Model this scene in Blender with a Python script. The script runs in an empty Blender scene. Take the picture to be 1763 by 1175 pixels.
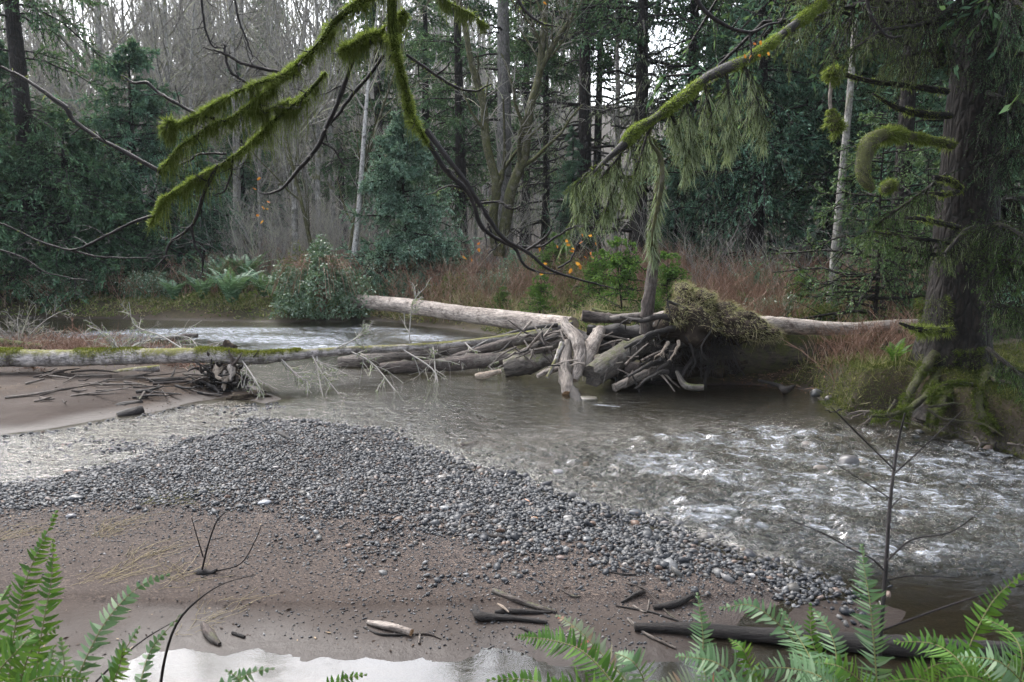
import bpy, math, random
import numpy as np
from mathutils import Vector

random.seed(7)
RNG = np.random.default_rng(7)
SC = bpy.context.scene
COL = SC.collection

# ------------------------------------------------------------------ camera
CAM_H, PITCH, FPX, CX, CY = 3.0, math.radians(8.6), 1411.0, 881.5, 587.5
cam_d = bpy.data.cameras.new("camera")
cam = bpy.data.objects.new("camera", cam_d)
COL.objects.link(cam)
cam.location = (0, 0, CAM_H)
cam.rotation_euler = (math.pi / 2 - PITCH, 0, 0)
cam_d.sensor_width = 36.0
cam_d.lens = 36.0 * FPX / 1763.0
cam_d.clip_start, cam_d.clip_end = 0.05, 2000
cam_d.dof.use_dof = True
cam_d.dof.focus_distance = 8.5
cam_d.dof.aperture_fstop = 6.3
SC.camera = cam

# ------------------------------------------------------------------ world, sun, exposure
SUN_EL, SUN_AZ = math.radians(52), math.radians(-35)      # azimuth from +Y towards +X
w = bpy.data.worlds.new("World")
SC.world = w
w.use_nodes = True
nt = w.node_tree
nt.nodes.clear()
sky = nt.nodes.new("ShaderNodeTexSky")
sky.sky_type = 'NISHITA'
sky.sun_disc = False
sky.sun_elevation = SUN_EL
sky.sun_rotation = SUN_AZ
sky.dust_density = 3.0
sky.air_density = 1.0
hs = nt.nodes.new("ShaderNodeHueSaturation")
hs.inputs['Saturation'].default_value = 0.42
bg = nt.nodes.new("ShaderNodeBackground")
bg.inputs['Strength'].default_value = 0.15
wo = nt.nodes.new("ShaderNodeOutputWorld")
nt.links.new(sky.outputs[0], hs.inputs['Color'])
nt.links.new(hs.outputs[0], bg.inputs['Color'])
nt.links.new(bg.outputs[0], wo.inputs['Surface'])
sun_d = bpy.data.lights.new("sun", 'SUN')
sun_d.energy = 0.6
sun_d.angle = math.radians(25)
sun_d.color = (1.0, 0.97, 0.93)
sun = bpy.data.objects.new("sun", sun_d)
COL.objects.link(sun)
sd = Vector((math.sin(SUN_AZ) * math.cos(SUN_EL), math.cos(SUN_AZ) * math.cos(SUN_EL), math.sin(SUN_EL)))
sun.rotation_euler = sd.to_track_quat('Z', 'Y').to_euler()
SC.view_settings.view_transform = 'Standard'
SC.view_settings.look = 'None'
SC.view_settings.gamma = 1.0
SC.view_settings.exposure = 2.12
SC.cycles.max_bounces = 5
SC.cycles.diffuse_bounces = 3
SC.cycles.glossy_bounces = 2
SC.cycles.transmission_bounces = 3
SC.cycles.transparent_max_bounces = 8
SC.cycles.volume_bounces = 1

# ------------------------------------------------------------------ pixel helpers: a photo pixel to a real place
cP, sP = math.cos(PITCH), math.sin(PITCH)
def ray(px, py):
    a, b = (px - CX) / FPX, -(py - CY) / FPX
    return np.array([a, cP + b * sP, -sP + b * cP])
def at(px, py, Y):                      # the point on that sight line at distance Y in front
    d = ray(px, py)
    return np.array([0, 0, CAM_H]) + d * (Y / d[1])
def at0(px, py, z=0.0):                 # the point on that sight line at height z
    d = ray(px, py)
    return np.array([0, 0, CAM_H]) + d * ((z - CAM_H) / d[2])
def pix(x, y, z):                       # world to photo pixel (vectorised)
    z = z - CAM_H
    f = y * cP - z * sP
    u = y * sP + z * cP
    return CX + FPX * x / f, CY - FPX * u / f

# ------------------------------------------------------------------ noise
def _hash(ix, iy, iz, s):
    with np.errstate(over='ignore'):
        h = (ix.astype(np.uint32) * np.uint32(374761393) + iy.astype(np.uint32) * np.uint32(668265263)
             + iz.astype(np.uint32) * np.uint32(2147483647 - 1274126177) + np.uint32(s * 97 + 13) * np.uint32(1013904223))
        h = (h ^ (h >> np.uint32(13))) * np.uint32(1274126177)
        h = (h ^ (h >> np.uint32(16))) * np.uint32(2246822519)
        h = h ^ (h >> np.uint32(15))
    return h.astype(np.float64) / 4294967295.0
def vn(x, y, z=0.0, s=0):
    x, y, z = np.broadcast_arrays(np.asarray(x, float), np.asarray(y, float), np.asarray(z, float))
    fx, fy, fz = np.floor(x), np.floor(y), np.floor(z)
    ix, iy, iz = (fx.astype(np.int64) & 0xffffffff), (fy.astype(np.int64) & 0xffffffff), (fz.astype(np.int64) & 0xffffffff)
    ux, uy, uz = x - fx, y - fy, z - fz
    ux, uy, uz = ux*ux*(3-2*ux), uy*uy*(3-2*uy), uz*uz*(3-2*uz)
    def c(a, b, d): return _hash((ix + a) & 0xffffffff, (iy + b) & 0xffffffff, (iz + d) & 0xffffffff, s)
    x00 = c(0,0,0)*(1-ux) + c(1,0,0)*ux
    x10 = c(0,1,0)*(1-ux) + c(1,1,0)*ux
    x01 = c(0,0,1)*(1-ux) + c(1,0,1)*ux
    x11 = c(0,1,1)*(1-ux) + c(1,1,1)*ux
    return ((x00*(1-uy) + x10*uy)*(1-uz) + (x01*(1-uy) + x11*uy)*uz) * 2 - 1
def fbm(x, y, z=0.0, o=4, s=0):
    r, a, t = 0, 1.0, 0
    for k in range(o):
        r = r + a * vn(np.asarray(x)*2**k, np.asarray(y)*2**k, np.asarray(z)*2**k, s + k*7)
        t += a
        a *= 0.5
    return r / t
def sm(t):
    t = np.clip(t, 0, 1)
    return t*t*(3-2*t)

# ------------------------------------------------------------------ terrain
def poly0(pts): return np.array([at0(a, b)[:2] for a, b in pts])
FARB = poly0([(-60,546),(60,547),(250,551),(400,553),(500,556),(620,549),(700,558),(830,574),(960,594),(1060,632),(1130,662),
              (1200,664),(1290,662),(1390,672),(1412,692),(1445,716),(1550,726),(1620,746),(1700,768),(1763,788)])
FARB = np.vstack([[(-300, 60), (-60, 27.5)], FARB, [(12, 8.2), (22, 6.5), (60, -4), (300, -4), (300, 420), (-300, 420)]])
SPIT = np.vstack([[(-40, 11)], poly0([(0,748),(100,738),(180,722),(270,708),(345,692),(400,684),(455,694),(480,688),(450,668),(385,648),(330,615),(150,588),(0,578)]), [(-40, 20)]])
BAR = np.vstack([[(-30, 8.6)], poly0([(0,842),(130,824),(250,792),(330,764),(440,734),(520,728),(640,746),(760,790),(830,814),(900,840),
                 (980,864),(1060,888),(1150,918),(1230,944),(1330,978),(1400,1003),(1370,1024),(1300,1048),(1250,1078),(1230,1102),(1180,1126),
                 (1100,1140),(900,1142),(760,1136),(600,1124),(450,1114),(330,1112),(250,1114),(215,1150),(190,1200)]), [(-30, 4.0)]])
HUMP = poly0([(1345,1068),(1375,1045),(1430,1034),(1500,1036),(1560,1055),(1540,1078),(1470,1092),(1390,1090)])
GRAV = np.vstack([poly0([(-60,815),(130,800),(250,776),(330,752),(440,726),(520,722),(640,740),(760,784),(900,834),(980,858),(1060,882),(1150,912),
                 (1230,938),(1330,972),(1410,1003),(1340,1012),(1200,995),(1060,985),(950,972),(820,952),(700,932),(560,908),(450,888),(350,872),(200,868),(-60,885)])])
def sdf(P, x, y):
    n = len(P)
    best = np.full(x.shape, 1e9)
    ins = np.zeros(x.shape, bool)
    for i in range(n):
        a, b = P[i], P[(i+1) % n]
        ex, ey = b - a
        wx, wy = x - a[0], y - a[1]
        t = np.clip((wx*ex + wy*ey) / (ex*ex + ey*ey + 1e-12), 0, 1)
        dx, dy = wx - t*ex, wy - t*ey
        best = np.minimum(best, dx*dx + dy*dy)
        if a[1] != b[1]:
            c = ((a[1] > y) != (b[1] > y)) & (x < (b[0]-a[0]) * (y-a[1]) / (b[1]-a[1]) + a[0])
            ins ^= c
    d = np.sqrt(best)
    return np.where(ins, d, -d)
LOWP = at0(1345, 648)[:2]
def terrain(x, y, full=False):
    x = np.asarray(x, float); y = np.asarray(y, float)
    wob = 0.10 * fbm(x*1.3, y*1.3, 0, 3, 3)
    df = sdf(FARB, x, y) + wob * 1.5
    ds = sdf(SPIT, x, y) + wob
    db = sdf(BAR, x, y) + wob * 1.6 + 0.10*fbm(x*5, y*5, 0, 2, 4)
    dh = sdf(HUMP, x, y)
    dn = 4.35 + 0.25*fbm(x*0.7, 3.1, 0, 2, 5) - y             # the near bank the camera stands on
    low = np.exp(-(((x-LOWP[0])/1.3)**2 + ((y-LOWP[1])/1.1)**2))
    rightish = sm((x - 4.0) / 2.0) * sm((19 - y) / 3)
    hf = (0.16 + 0.42*(rightish + 0.45*(1-rightish))*(1-low)) * sm(df/(0.32 + 1.1*(1-rightish))) + 0.35*sm((df-1.5)/6)*(1-0.7*low) + 0.05*np.maximum(y-34, 0)**0.95 + 0.22*np.maximum(y-80, 0)*sm((260-y)/100)
    hf = hf + (0.12*fbm(x*0.6, y*0.6, 0, 4, 11) + 0.03*fbm(x*5, y*5, 0, 2, 12)) * sm(df/1.0)
    hf = hf + 0.30*np.exp(-(((x-6.72)/1.25)**2 + ((y-12.1)/1.0)**2))*sm(df/.4)
    hs_ = 0.16*sm(ds/1.2) + 0.05*fbm(x*1.5, y*1.5, 0, 3, 21)*sm(ds/0.6)
    ridge = 0.03*sm((y - 5.95 - 0.08*np.sin(x*1.1))/0.05) 
    hb = 0.028*sm(db/0.5) + 0.05*sm(db/2.2) + ridge*sm(db/0.5) + 0.018*fbm(x*1.7, y*2.2, 0, 4, 31)*sm(db/0.3)
    hh = 0.035*sm(dh/0.5)
    hn = 1.35*sm(dn/3.4) + 0.25*sm(dn/0.8) + 0.05*fbm(x*2, y*2, 0, 3, 41)*sm(dn)
    dist = -np.maximum.reduce([df, ds, db, dh, dn])           # to the nearest land
    leftsh = sm((-0.6 - x + 0.25*(y-10)) / 1.2) * sm((13.6-y)/0.8) * sm((y-7.0)/0.5)
    low_r = sm((x-1.2)/1.0) * sm((7.1 - y)/0.8)
    D = 0.36 + 0.06*fbm(x*0.8, y*0.8, 0, 3, 51)
    D = D*(1-leftsh) + leftsh*(0.030 + 0.055*fbm(x*1.6, y*1.6, 0, 3, 52))
    D = D*(1-low_r) + low_r*0.10
    D = np.where(y < 5.35, 0.05, D)
    bed = -D * sm(dist/np.where(leftsh > .5, .5, 1.6)) 
    h = np.where(df > 0, hf, -1e3)
    h = np.maximum(h, np.where(ds > 0, hs_, -1e3))
    h = np.maximum(h, np.where(db > 0, hb, -1e3))
    h = np.maximum(h, np.where(dh > 0, hh, -1e3))
    h = np.maximum(h, np.where(dn > 0, hn, -1e3))
    h = np.where(dist > 0, bed, h)
    if full: return h, df, ds, db, dh, dn, dist, leftsh, low_r, rightish, low
    return h
def H(x, y): return float(terrain(np.array([x]), np.array([y]))[0])
def onto(px, py):                       # where that sight line meets the ground
    d = ray(px, py)
    ts = np.concatenate([np.arange(3, 30, 0.05), np.arange(30, 90, 0.3)])
    p = np.array([0, 0, CAM_H])[None] + d[None]*ts[:, None]
    below = p[:, 2] < terrain(p[:, 0], p[:, 1])
    i = np.argmax(below) if below.any() else len(ts)-1
    q = p[i].copy(); q[2] = H(q[0], q[1])
    return q

# ------------------------------------------------------------------ mesh builder
class G:
    def __init__(s): s.v, s.f3, s.f4, s.m3, s.m4, s.n, s.gr, s.hasg = [], [], [], [], [], 0, [], False
    def add(s, v, f, mi=0, gr=None):
        v = np.asarray(v, float).reshape(-1, 3); f = np.asarray(f, np.int64)
        if len(f) == 0: return s
        s.v.append(v); s.gr.append(v if gr is None else np.asarray(gr, float).reshape(-1, 3)); s.hasg = s.hasg or gr is not None
        if f.shape[1] == 3: s.f3.append(f + s.n); s.m3.append(np.full(len(f), mi))
        else: s.f4.append(f + s.n); s.m4.append(np.full(len(f), mi))
        s.n += len(v)
        return s
    def mesh(s, name, mats, smooth=True, attrs=None):
        v = np.concatenate(s.v)
        f3 = np.concatenate(s.f3) if s.f3 else np.zeros((0, 3), int)
        f4 = np.concatenate(s.f4) if s.f4 else np.zeros((0, 4), int)
        mi = np.concatenate([np.concatenate(s.m3) if s.m3 else np.zeros(0, int), np.concatenate(s.m4) if s.m4 else np.zeros(0, int)])
        me = bpy.data.meshes.new(name)
        me.vertices.add(len(v)); me.vertices.foreach_set('co', v.ravel())
        loops = np.concatenate([f3.ravel(), f4.ravel()])
        me.loops.add(len(loops)); me.loops.foreach_set('vertex_index', loops.astype(np.int32))
        st = np.concatenate([np.arange(len(f3))*3, len(f3)*3 + np.arange(len(f4))*4])
        me.polygons.add(len(st)); me.polygons.foreach_set('loop_start', st.astype(np.int32))
        me.polygons.foreach_set('material_index', mi.astype(np.int32))
        if smooth: me.polygons.foreach_set('use_smooth', np.ones(len(st), bool))
        for m in (mats if isinstance(mats, (list, tuple)) else [mats]): me.materials.append(m)
        if attrs:
            for k, a in attrs.items():
                at_ = me.attributes.new(k, 'FLOAT', 'POINT'); at_.data.foreach_set('value', np.asarray(a, np.float32))
        if s.hasg:
            at_ = me.attributes.new('grain', 'FLOAT_VECTOR', 'POINT'); at_.data.foreach_set('vector', np.concatenate(s.gr).astype(np.float32).ravel())
        me.update(calc_edges=True)
        return me
    def obj(s, name, mats, parent=None, smooth=True, attrs=None, **tags):
        if s.n == 0: return None
        o = bpy.data.objects.new(name, s.mesh(name, mats, smooth, attrs))
        COL.objects.link(o)
        if parent is not None: o.parent = parent
        for k, v in tags.items(): o[k] = v
        return o

def norm(a): return a / (np.linalg.norm(a, axis=-1, keepdims=True) + 1e-9)
def tubes(g, P, R, sides=3, mi=0):
    """P (M,K,3) polylines, R (M,K) radii: open tubes, all at once"""
    P = np.asarray(P, float); R = np.asarray(R, float)
    M, K = P.shape[:2]
    if M == 0: return g
    T = np.empty_like(P)
    T[:, 1:-1] = P[:, 2:] - P[:, :-2]; T[:, 0] = P[:, 1] - P[:, 0]; T[:, -1] = P[:, -1] - P[:, -2]
    T = norm(T)
    ref = np.where(np.abs(norm(P[:, -1] - P[:, 0])[:, None, 2:3]) > 0.85, np.array([1., 0.13, 0]), np.array([0.1, 0.07, 1.]))
    U = norm(np.cross(T, np.broadcast_to(ref, T.shape))); V = np.cross(T, U)
    a = np.arange(sides) * 2*math.pi/sides
    ring = P[:, :, None] + R[:, :, None, None]*(U[:, :, None]*np.cos(a)[:, None] + V[:, :, None]*np.sin(a)[:, None])
    idx = np.arange(M*K*sides).reshape(M, K, sides)
    i0, i1 = idx[:, :-1], idx[:, 1:]
    q = np.stack([i0, np.roll(i0, -1, 2), np.roll(i1, -1, 2), i1], -1).reshape(-1, 4)
    return g.add(ring.reshape(-1, 3), q, mi, ring.reshape(-1, 3))
def blades(g, B, D, S, L, W, mi=0, mid=0.4):
    """flat leaf diamonds: base B, direction D, side S, length L, half-width W"""
    L = np.asarray(L)[:, None]; W = np.asarray(W)[:, None]
    v = np.stack([B, B + D*L*mid + S*W, B + D*L, B + D*L*mid - S*W], 1)
    M = len(B)
    return g.add(v.reshape(-1, 3), np.arange(M*4).reshape(M, 4), mi)
def spline(pts, n):
    """smooth resampled curve through rows of any width"""
    p = np.asarray(pts, float)
    if len(p) == 2:
        t = np.linspace(0, 1, n)[:, None]; return p[0]*(1-t) + p[1]*t
    q = np.vstack([2*p[0]-p[1], p, 2*p[-1]-p[-2]])
    seg = np.linalg.norm(np.diff(p[:, :3], axis=0), axis=1); c = np.concatenate([[0], np.cumsum(seg)])
    u = np.interp(np.linspace(0, c[-1], n), c, np.arange(len(p)))
    i = np.minimum(u.astype(int), len(p)-2); t = (u-i)[:, None]
    a, b, d, e = q[i], q[i+1], q[i+2], q[i+3]
    return 0.5*(2*b + (d-a)*t + (2*a-5*b+4*d-e)*t*t + (3*b-a-3*d+e)*t**3)
def log_mesh(g, pts, n=24, sides=14, rough=0.08, seed=0, mi=0, cap_mi=None, caps=(True, True), jag=0.0, knots=0):
    """one closed, lumpy trunk: pts rows x,y,z,r"""
    c = spline(pts, n); P, R = c[:, :3], np.abs(c[:, 3])
    T = norm(np.gradient(P, axis=0))
    U = norm(np.cross(T, np.array([0.05, 0.02, 1.0]) if abs(norm(P[-1]-P[0])[2]) < .85 else np.array([1., .1, .05]))); V = np.cross(T, U)
    a = np.arange(sides)*2*math.pi/sides
    dirs = U[:, None]*np.cos(a)[None, :, None] + V[:, None]*np.sin(a)[None, :, None]
    s0 = P[:, None] + R[:, None, None]*dirs
    k = 0.9/np.maximum(R.mean(), .02)
    nn = fbm(s0[..., 0]*k*.8+seed, s0[..., 1]*k*.8, s0[..., 2]*k*.8, 3, seed+60) * 1.3
    ribs = fbm(np.cos(a)[None]*3 + seed*3.1 + np.zeros(n)[:, None], np.sin(a)[None]*3 + np.zeros(n)[:, None], np.linspace(0, 3, n)[:, None]+np.zeros(sides), 2, seed+5)
    rr = R[:, None]*(1 + rough*nn + rough*0.9*ribs)
    rk = random.Random(seed)
    for _ in range(knots):
        ci, ca = rk.randrange(2, n-2), rk.random()*6.28
        da = np.angle(np.exp(1j*(a-ca)))
        rr = rr + R[:, None]*0.30*np.exp(-((np.arange(n)[:, None]-ci)/0.9)**2 - (da[None]/0.35)**2)
    ring = P[:, None] + rr[..., None]*dirs
    if jag:
        ja = jag*(RNG.random(sides)-.3)
        ring[-1] += T[-1]*(R[-1]*ja)[:, None]
    idx = np.arange(n*sides).reshape(n, sides)
    q = np.stack([idx[:-1], np.roll(idx[:-1], -1, 1), np.roll(idx[1:], -1, 1), idx[1:]], -1).reshape(-1, 4)
    sl = np.concatenate([[0], np.cumsum(np.linalg.norm(np.diff(P, axis=0), axis=1))]) + seed*3.7
    gr = np.stack([sl[:, None] + 0*a, R.mean()*np.cos(a)[None] + seed + 0*sl[:, None], R.mean()*np.sin(a)[None] + 0*sl[:, None]], -1)
    g.add(ring.reshape(-1, 3), q, mi, gr)
    for e, on in ((0, caps[0]), (n-1, caps[1])):
        if on:
            cen = ring[e].mean(0) + T[e]*(R[e]*0.04)*(1 if e else -1) - (T[e]*R[e]*jag*.5 if e else 0)
            vv = np.vstack([ring[e], cen])
            i = np.arange(sides); ff = np.stack([i, np.roll(i, -1), np.full(sides, sides)], 1)
            if e == 0: ff = ff[:, ::-1]
            g.add(vv, ff, mi if cap_mi is None else cap_mi, vv)
    return g
def rand_dirs(n, up=0.0):
    d = RNG.normal(size=(n, 3)); d[:, 2] += up
    return norm(d)
def grow(P, R, per, ratio, ang, K=5, t0=0.15, t1=1.0, up=0.1, curl=0.35, rr=0.45, lens=None, power=1.0):
    """side branches off every polyline in P (M,K0,3)"""
    M, K0 = P.shape[:2]
    par = np.repeat(np.arange(M), per)
    t = (t0 + (t1-t0)*RNG.random(M*per)**power) * (K0-1)
    i = np.minimum(t.astype(int), K0-2); f = (t-i)[:, None]
    B = P[par, i]*(1-f) + P[par, i+1]*f
    r = (R[par, i]*(1-f[:, 0]) + R[par, i+1]*f[:, 0]) * rr
    T = norm(P[par, i+1] - P[par, i])
    side = norm(np.cross(T, rand_dirs(M*per)))
    D = norm(T*np.cos(ang) + side*np.sin(ang) + np.array([0, 0, up]))
    plen = np.linalg.norm(np.diff(P, axis=1), axis=2).sum(1)[par] if lens is None else lens
    L = plen*ratio*(0.5+0.8*RNG.random(M*per))*(1.15-0.6*t/(K0-1))
    out = np.empty((M*per, K, 3)); out[:, 0] = B
    d = D
    for k in range(1, K):
        d = norm(d + curl*0.5*rand_dirs(M*per) + np.array([0, 0, up*0.3]))
        out[:, k] = out[:, k-1] + d*(L/(K-1))[:, None]
    rad = r[:, None]*np.linspace(1, 0.35, K)[None]
    return out, rad
ICO_T = (1+5**.5)/2
ICO_V = norm(np.array([(-1,ICO_T,0),(1,ICO_T,0),(-1,-ICO_T,0),(1,-ICO_T,0),(0,-1,ICO_T),(0,1,ICO_T),(0,-1,-ICO_T),(0,1,-ICO_T),(ICO_T,0,-1),(ICO_T,0,1),(-ICO_T,0,-1),(-ICO_T,0,1)], float))
ICO_F = np.array([(0,11,5),(0,5,1),(0,1,7),(0,7,10),(0,10,11),(1,5,9),(5,11,4),(11,10,2),(10,7,6),(7,1,8),(3,9,4),(3,4,2),(3,2,6),(3,6,8),(3,8,9),(4,9,5),(2,4,11),(6,2,10),(8,6,7),(9,8,1)])
def ico2(V, F):
    V = list(map(tuple, V)); c = {}; out = []
    def m(a, b):
        k = (min(a, b), max(a, b))
        if k not in c:
            p = np.array(V[a]) + np.array(V[b]); V.append(tuple(p/np.linalg.norm(p))); c[k] = len(V)-1
        return c[k]
    for a, b, d in F:
        x, y, z = m(a, b), m(b, d), m(d, a)
        out += [(a, x, z), (b, y, x), (d, z, y), (x, y, z)]
    return np.array(V), np.array(out)
ICO2_V, ICO2_F = ico2(ICO_V, ICO_F)
ICO3_V, ICO3_F = ico2(ICO2_V, ICO2_F)
def stones(g, C, S, flat=(0.32, 0.7), V=ICO_V, F=ICO_F, mi=0, rough=0.16):
    """many stones: centres C (M,3), sizes S (M,)"""
    M = len(C)
    if M == 0: return g
    sc = np.stack([0.75+0.45*RNG.random(M), 0.6+0.35*RNG.random(M), flat[0]+(flat[1]-flat[0])*RNG.random(M)], 1)*S[:, None]*0.5
    v = V[None]*(1+rough*RNG.normal(size=(M, len(V), 1)))*sc[:, None]
    tilt = RNG.normal(size=(M, 2))*0.25; az = RNG.random(M)*6.283
    ca, sa = np.cos(az), np.sin(az)
    z = v[..., 2] + v[..., 0]*tilt[:, :1] + v[..., 1]*tilt[:, 1:]
    x = v[..., 0]*ca[:, None] - v[..., 1]*sa[:, None]; y = v[..., 0]*sa[:, None] + v[..., 1]*ca[:, None]
    vv = np.stack([x, y, z], -1) + C[:, None]
    f = F[None] + (np.arange(M)*len(V))[:, None, None]
    return g.add(vv.reshape(-1, 3), f.reshape(-1, 3), mi)

# ------------------------------------------------------------------ tagging
def tag(o, label, cat, group=None, kind=None):
    if label: o['label'] = label
    if cat: o['category'] = cat
    if group: o['group'] = group
    if kind: o['kind'] = kind
    return o
def thing(name, label, cat, loc=(0, 0, 0), group=None):
    o = bpy.data.objects.new(name, None)
    COL.objects.link(o); o.location = tuple(float(q) for q in loc)
    o.empty_display_size = 0.2
    return tag(o, label, cat, group)
def local(g, loc):                      # move a builder's points into a thing's own frame
    g.v = [v - np.array(loc) for v in g.v]
    return g
def dup(root, loc, rz=0.0, sc=1.0, label=None, group=None, tilt=(0, 0)):
    r = root.copy(); COL.objects.link(r)
    r.location = tuple(float(q) for q in loc); r.rotation_euler = (tilt[0], tilt[1], rz); r.scale = (sc, sc, sc)
    if label: r['label'] = label
    if group: r['group'] = group
    for ch in root.children:
        c = ch.copy(); COL.objects.link(c); c.parent = r
        for gc in ch.children:
            d = gc.copy(); COL.objects.link(d); d.parent = c
    return r

# ------------------------------------------------------------------ materials
ALB = 0.72                              # wet winter surfaces: every base colour is scaled by this
def kc(c): return tuple(q*ALB for q in c[:3]) + (1,)
def lin(r, g, b):
    f = lambda c: (c/255/12.92 if c/255 <= .04045 else ((c/255+.055)/1.055)**2.4)
    return (f(r), f(g), f(b), 1)
class MT:
    def __init__(s, name):
        s.m = bpy.data.materials.new(name); s.m.use_nodes = True; s.t = s.m.node_tree; s.t.nodes.clear()
        s.out = s.n('ShaderNodeOutputMaterial')
    def n(s, typ, **kw):
        x = s.t.nodes.new(typ)
        for k, v in kw.items(): setattr(x, k, v)
        return x
    def l(s, a, b): s.t.links.new(a, b)
    def coord(s, scale=(1, 1, 1), kind='Object'):
        mp = s.n('ShaderNodeMapping'); mp.inputs['Scale'].default_value = scale
        if kind == 'grain': s.l(s.n('ShaderNodeAttribute', attribute_name='grain').outputs['Vector'], mp.inputs[0]); return mp.outputs[0]
        tc = s.n('ShaderNodeTexCoord')
        s.l(tc.outputs[kind], mp.inputs[0]); return mp.outputs[0]
    def noise(s, co, scale=5, detail=4, rough=0.6, dist=0.0):
        x = s.n('ShaderNodeTexNoise'); x.inputs['Scale'].default_value = scale; x.inputs['Detail'].default_value = detail
        x.inputs['Roughness'].default_value = rough; x.inputs['Distortion'].default_value = dist
        if co is not None: s.l(co, x.inputs['Vector'])
        return x.outputs['Fac']
    def vor(s, co, scale=20, feature='F1', out='Distance'):
        x = s.n('ShaderNodeTexVoronoi', feature=feature); x.inputs['Scale'].default_value = scale
        if co is not None: s.l(co, x.inputs['Vector'])
        return x.outputs[out]
    def ramp(s, fac, stops):
        x = s.n('ShaderNodeValToRGB'); e = x.color_ramp.elements
        while len(e) < len(stops): e.new(0.5)
        for k, (p, c) in enumerate(stops): e[k].position = p; e[k].color = c if len(c) == 4 else (*c, 1)
        s.l(fac, x.inputs[0]); return x.outputs[0]
    def mix(s, fac, a, b, blend='MIX'):
        x = s.n('ShaderNodeMix', data_type='RGBA', blend_type=blend)
        for v, i in ((fac, 0), (a, 6), (b, 7)):
            if hasattr(v, 'is_linked') or hasattr(v, 'links'): s.l(v, x.inputs[i])
            else: x.inputs[i].default_value = v
        return x.outputs[2]
    def math(s, op, a, b=0.0, clamp=False):
        x = s.n('ShaderNodeMath', operation=op, use_clamp=clamp)
        for v, i in ((a, 0), (b, 1)):
            if hasattr(v, 'links'): s.l(v, x.inputs[i])
            else: x.inputs[i].default_value = v
        return x.outputs[0]
    def maprange(s, v, a, b, c=0.0, d=1.0):
        x = s.n('ShaderNodeMapRange'); s.l(v, x.inputs[0])
        for i, q in enumerate((a, b, c, d)): x.inputs[i+1].default_value = q
        return x.outputs[0]
    def attr(s, name): return s.n('ShaderNodeAttribute', attribute_name=name).outputs['Fac']
    def rnd(s): return s.n('ShaderNodeNewGeometry').outputs['Random Per Island']
    def bump(s, h, strength=0.5, dist=0.02):
        x = s.n('ShaderNodeBump'); x.inputs['Strength'].default_value = strength; x.inputs['Distance'].default_value = dist
        s.l(h, x.inputs['Height']); return x.outputs[0]
    def upness(s):
        g = s.n('ShaderNodeNewGeometry'); sp = s.n('ShaderNodeSeparateXYZ'); s.l(g.outputs['Normal'], sp.inputs[0]); return sp.outputs['Z']
    def principled(s, col, rough=0.8, nrm=None, spec=0.4):
        b = s.n('ShaderNodeBsdfPrincipled')
        if hasattr(col, 'links'): s.l(col, b.inputs['Base Color'])
        else: b.inputs['Base Color'].default_value = col
        if hasattr(rough, 'links'): s.l(rough, b.inputs['Roughness'])
        else: b.inputs['Roughness'].default_value = rough
        b.inputs['Specular IOR Level'].default_value = spec
        if nrm is not None: s.l(nrm, b.inputs['Normal'])
        s.l(b.outputs[0], s.out.inputs[0]); return b

def bark(name, c1, c2, c3=None, moss=None, moss_amt=0.0, scale=6, stretch=(1, 1, 0.25), rough=0.75, bump=0.6, spec=0.35, plates=0):
    M = MT(name)
    c1, c2 = kc(c1), kc(c2); c3 = kc(c3) if c3 else None; moss = kc(moss) if moss else None
    co = M.coord((min(stretch[2], 1)*.6 if stretch[2] <= 1 else stretch[2], 1, 1), 'grain')
    a = M.noise(co, scale, 8, 0.78, 0.6)
    col = M.ramp(a, [(0.36, c1), (0.62, c2)])
    fine_ = M.noise(M.coord((.16, 1, 1), 'grain'), scale*6, 6, 0.8, .6)
    col = M.mix(1.0, col, M.ramp(fine_, [(0.36, (0.22, 0.21, 0.20)), (0.5, (0.95, 0.95, 0.95)), (0.66, (1.7, 1.66, 1.62))]), 'MULTIPLY')
    if plates:
        vd = M.vor(co, plates, 'DISTANCE_TO_EDGE')
        col = M.mix(M.ramp(vd, [(0.0, (1, 1, 1)), (0.12, (0, 0, 0))]), col, (0.006, 0.005, 0.004, 1))
    if c3:
        b = M.noise(M.coord(), scale*0.6, 5, 0.75)
        col = M.mix(M.ramp(b, [(0.52, (0, 0, 0)), (0.66, (1, 1, 1))]), col, c3)
    h = M.math('ADD', M.noise(co, scale*2.5, 6, 0.75, 0.5), M.math('MULTIPLY', fine_, .8))
    if plates: h = M.math('ADD', h, M.math('MINIMUM', M.math('MULTIPLY', vd, 4.0), 1.2))
    if moss:
        n2 = M.noise(M.coord(), 2.2, 5, 0.7)
        u = M.math('ADD', M.math('MULTIPLY', M.upness(), 0.5), M.math('MULTIPLY', n2, 1.2))
        u = M.math('ADD', u, M.math('MULTIPLY', M.noise(M.coord(), 18, 5, 0.8), 0.5))
        f = M.maprange(u, 1.45 - moss_amt, 1.75 - moss_amt)
        mc = M.mix(M.ramp(M.noise(M.coord(), 30, 4, .8), [(.35, (0, 0, 0)), (.65, (1, 1, 1))]), tuple(q*0.35 for q in moss[:3]) + (1,), moss)
        col = M.mix(f, col, mc)
    M.principled(col, rough, M.bump(h, bump, 0.03), spec)
    return M.m
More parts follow.
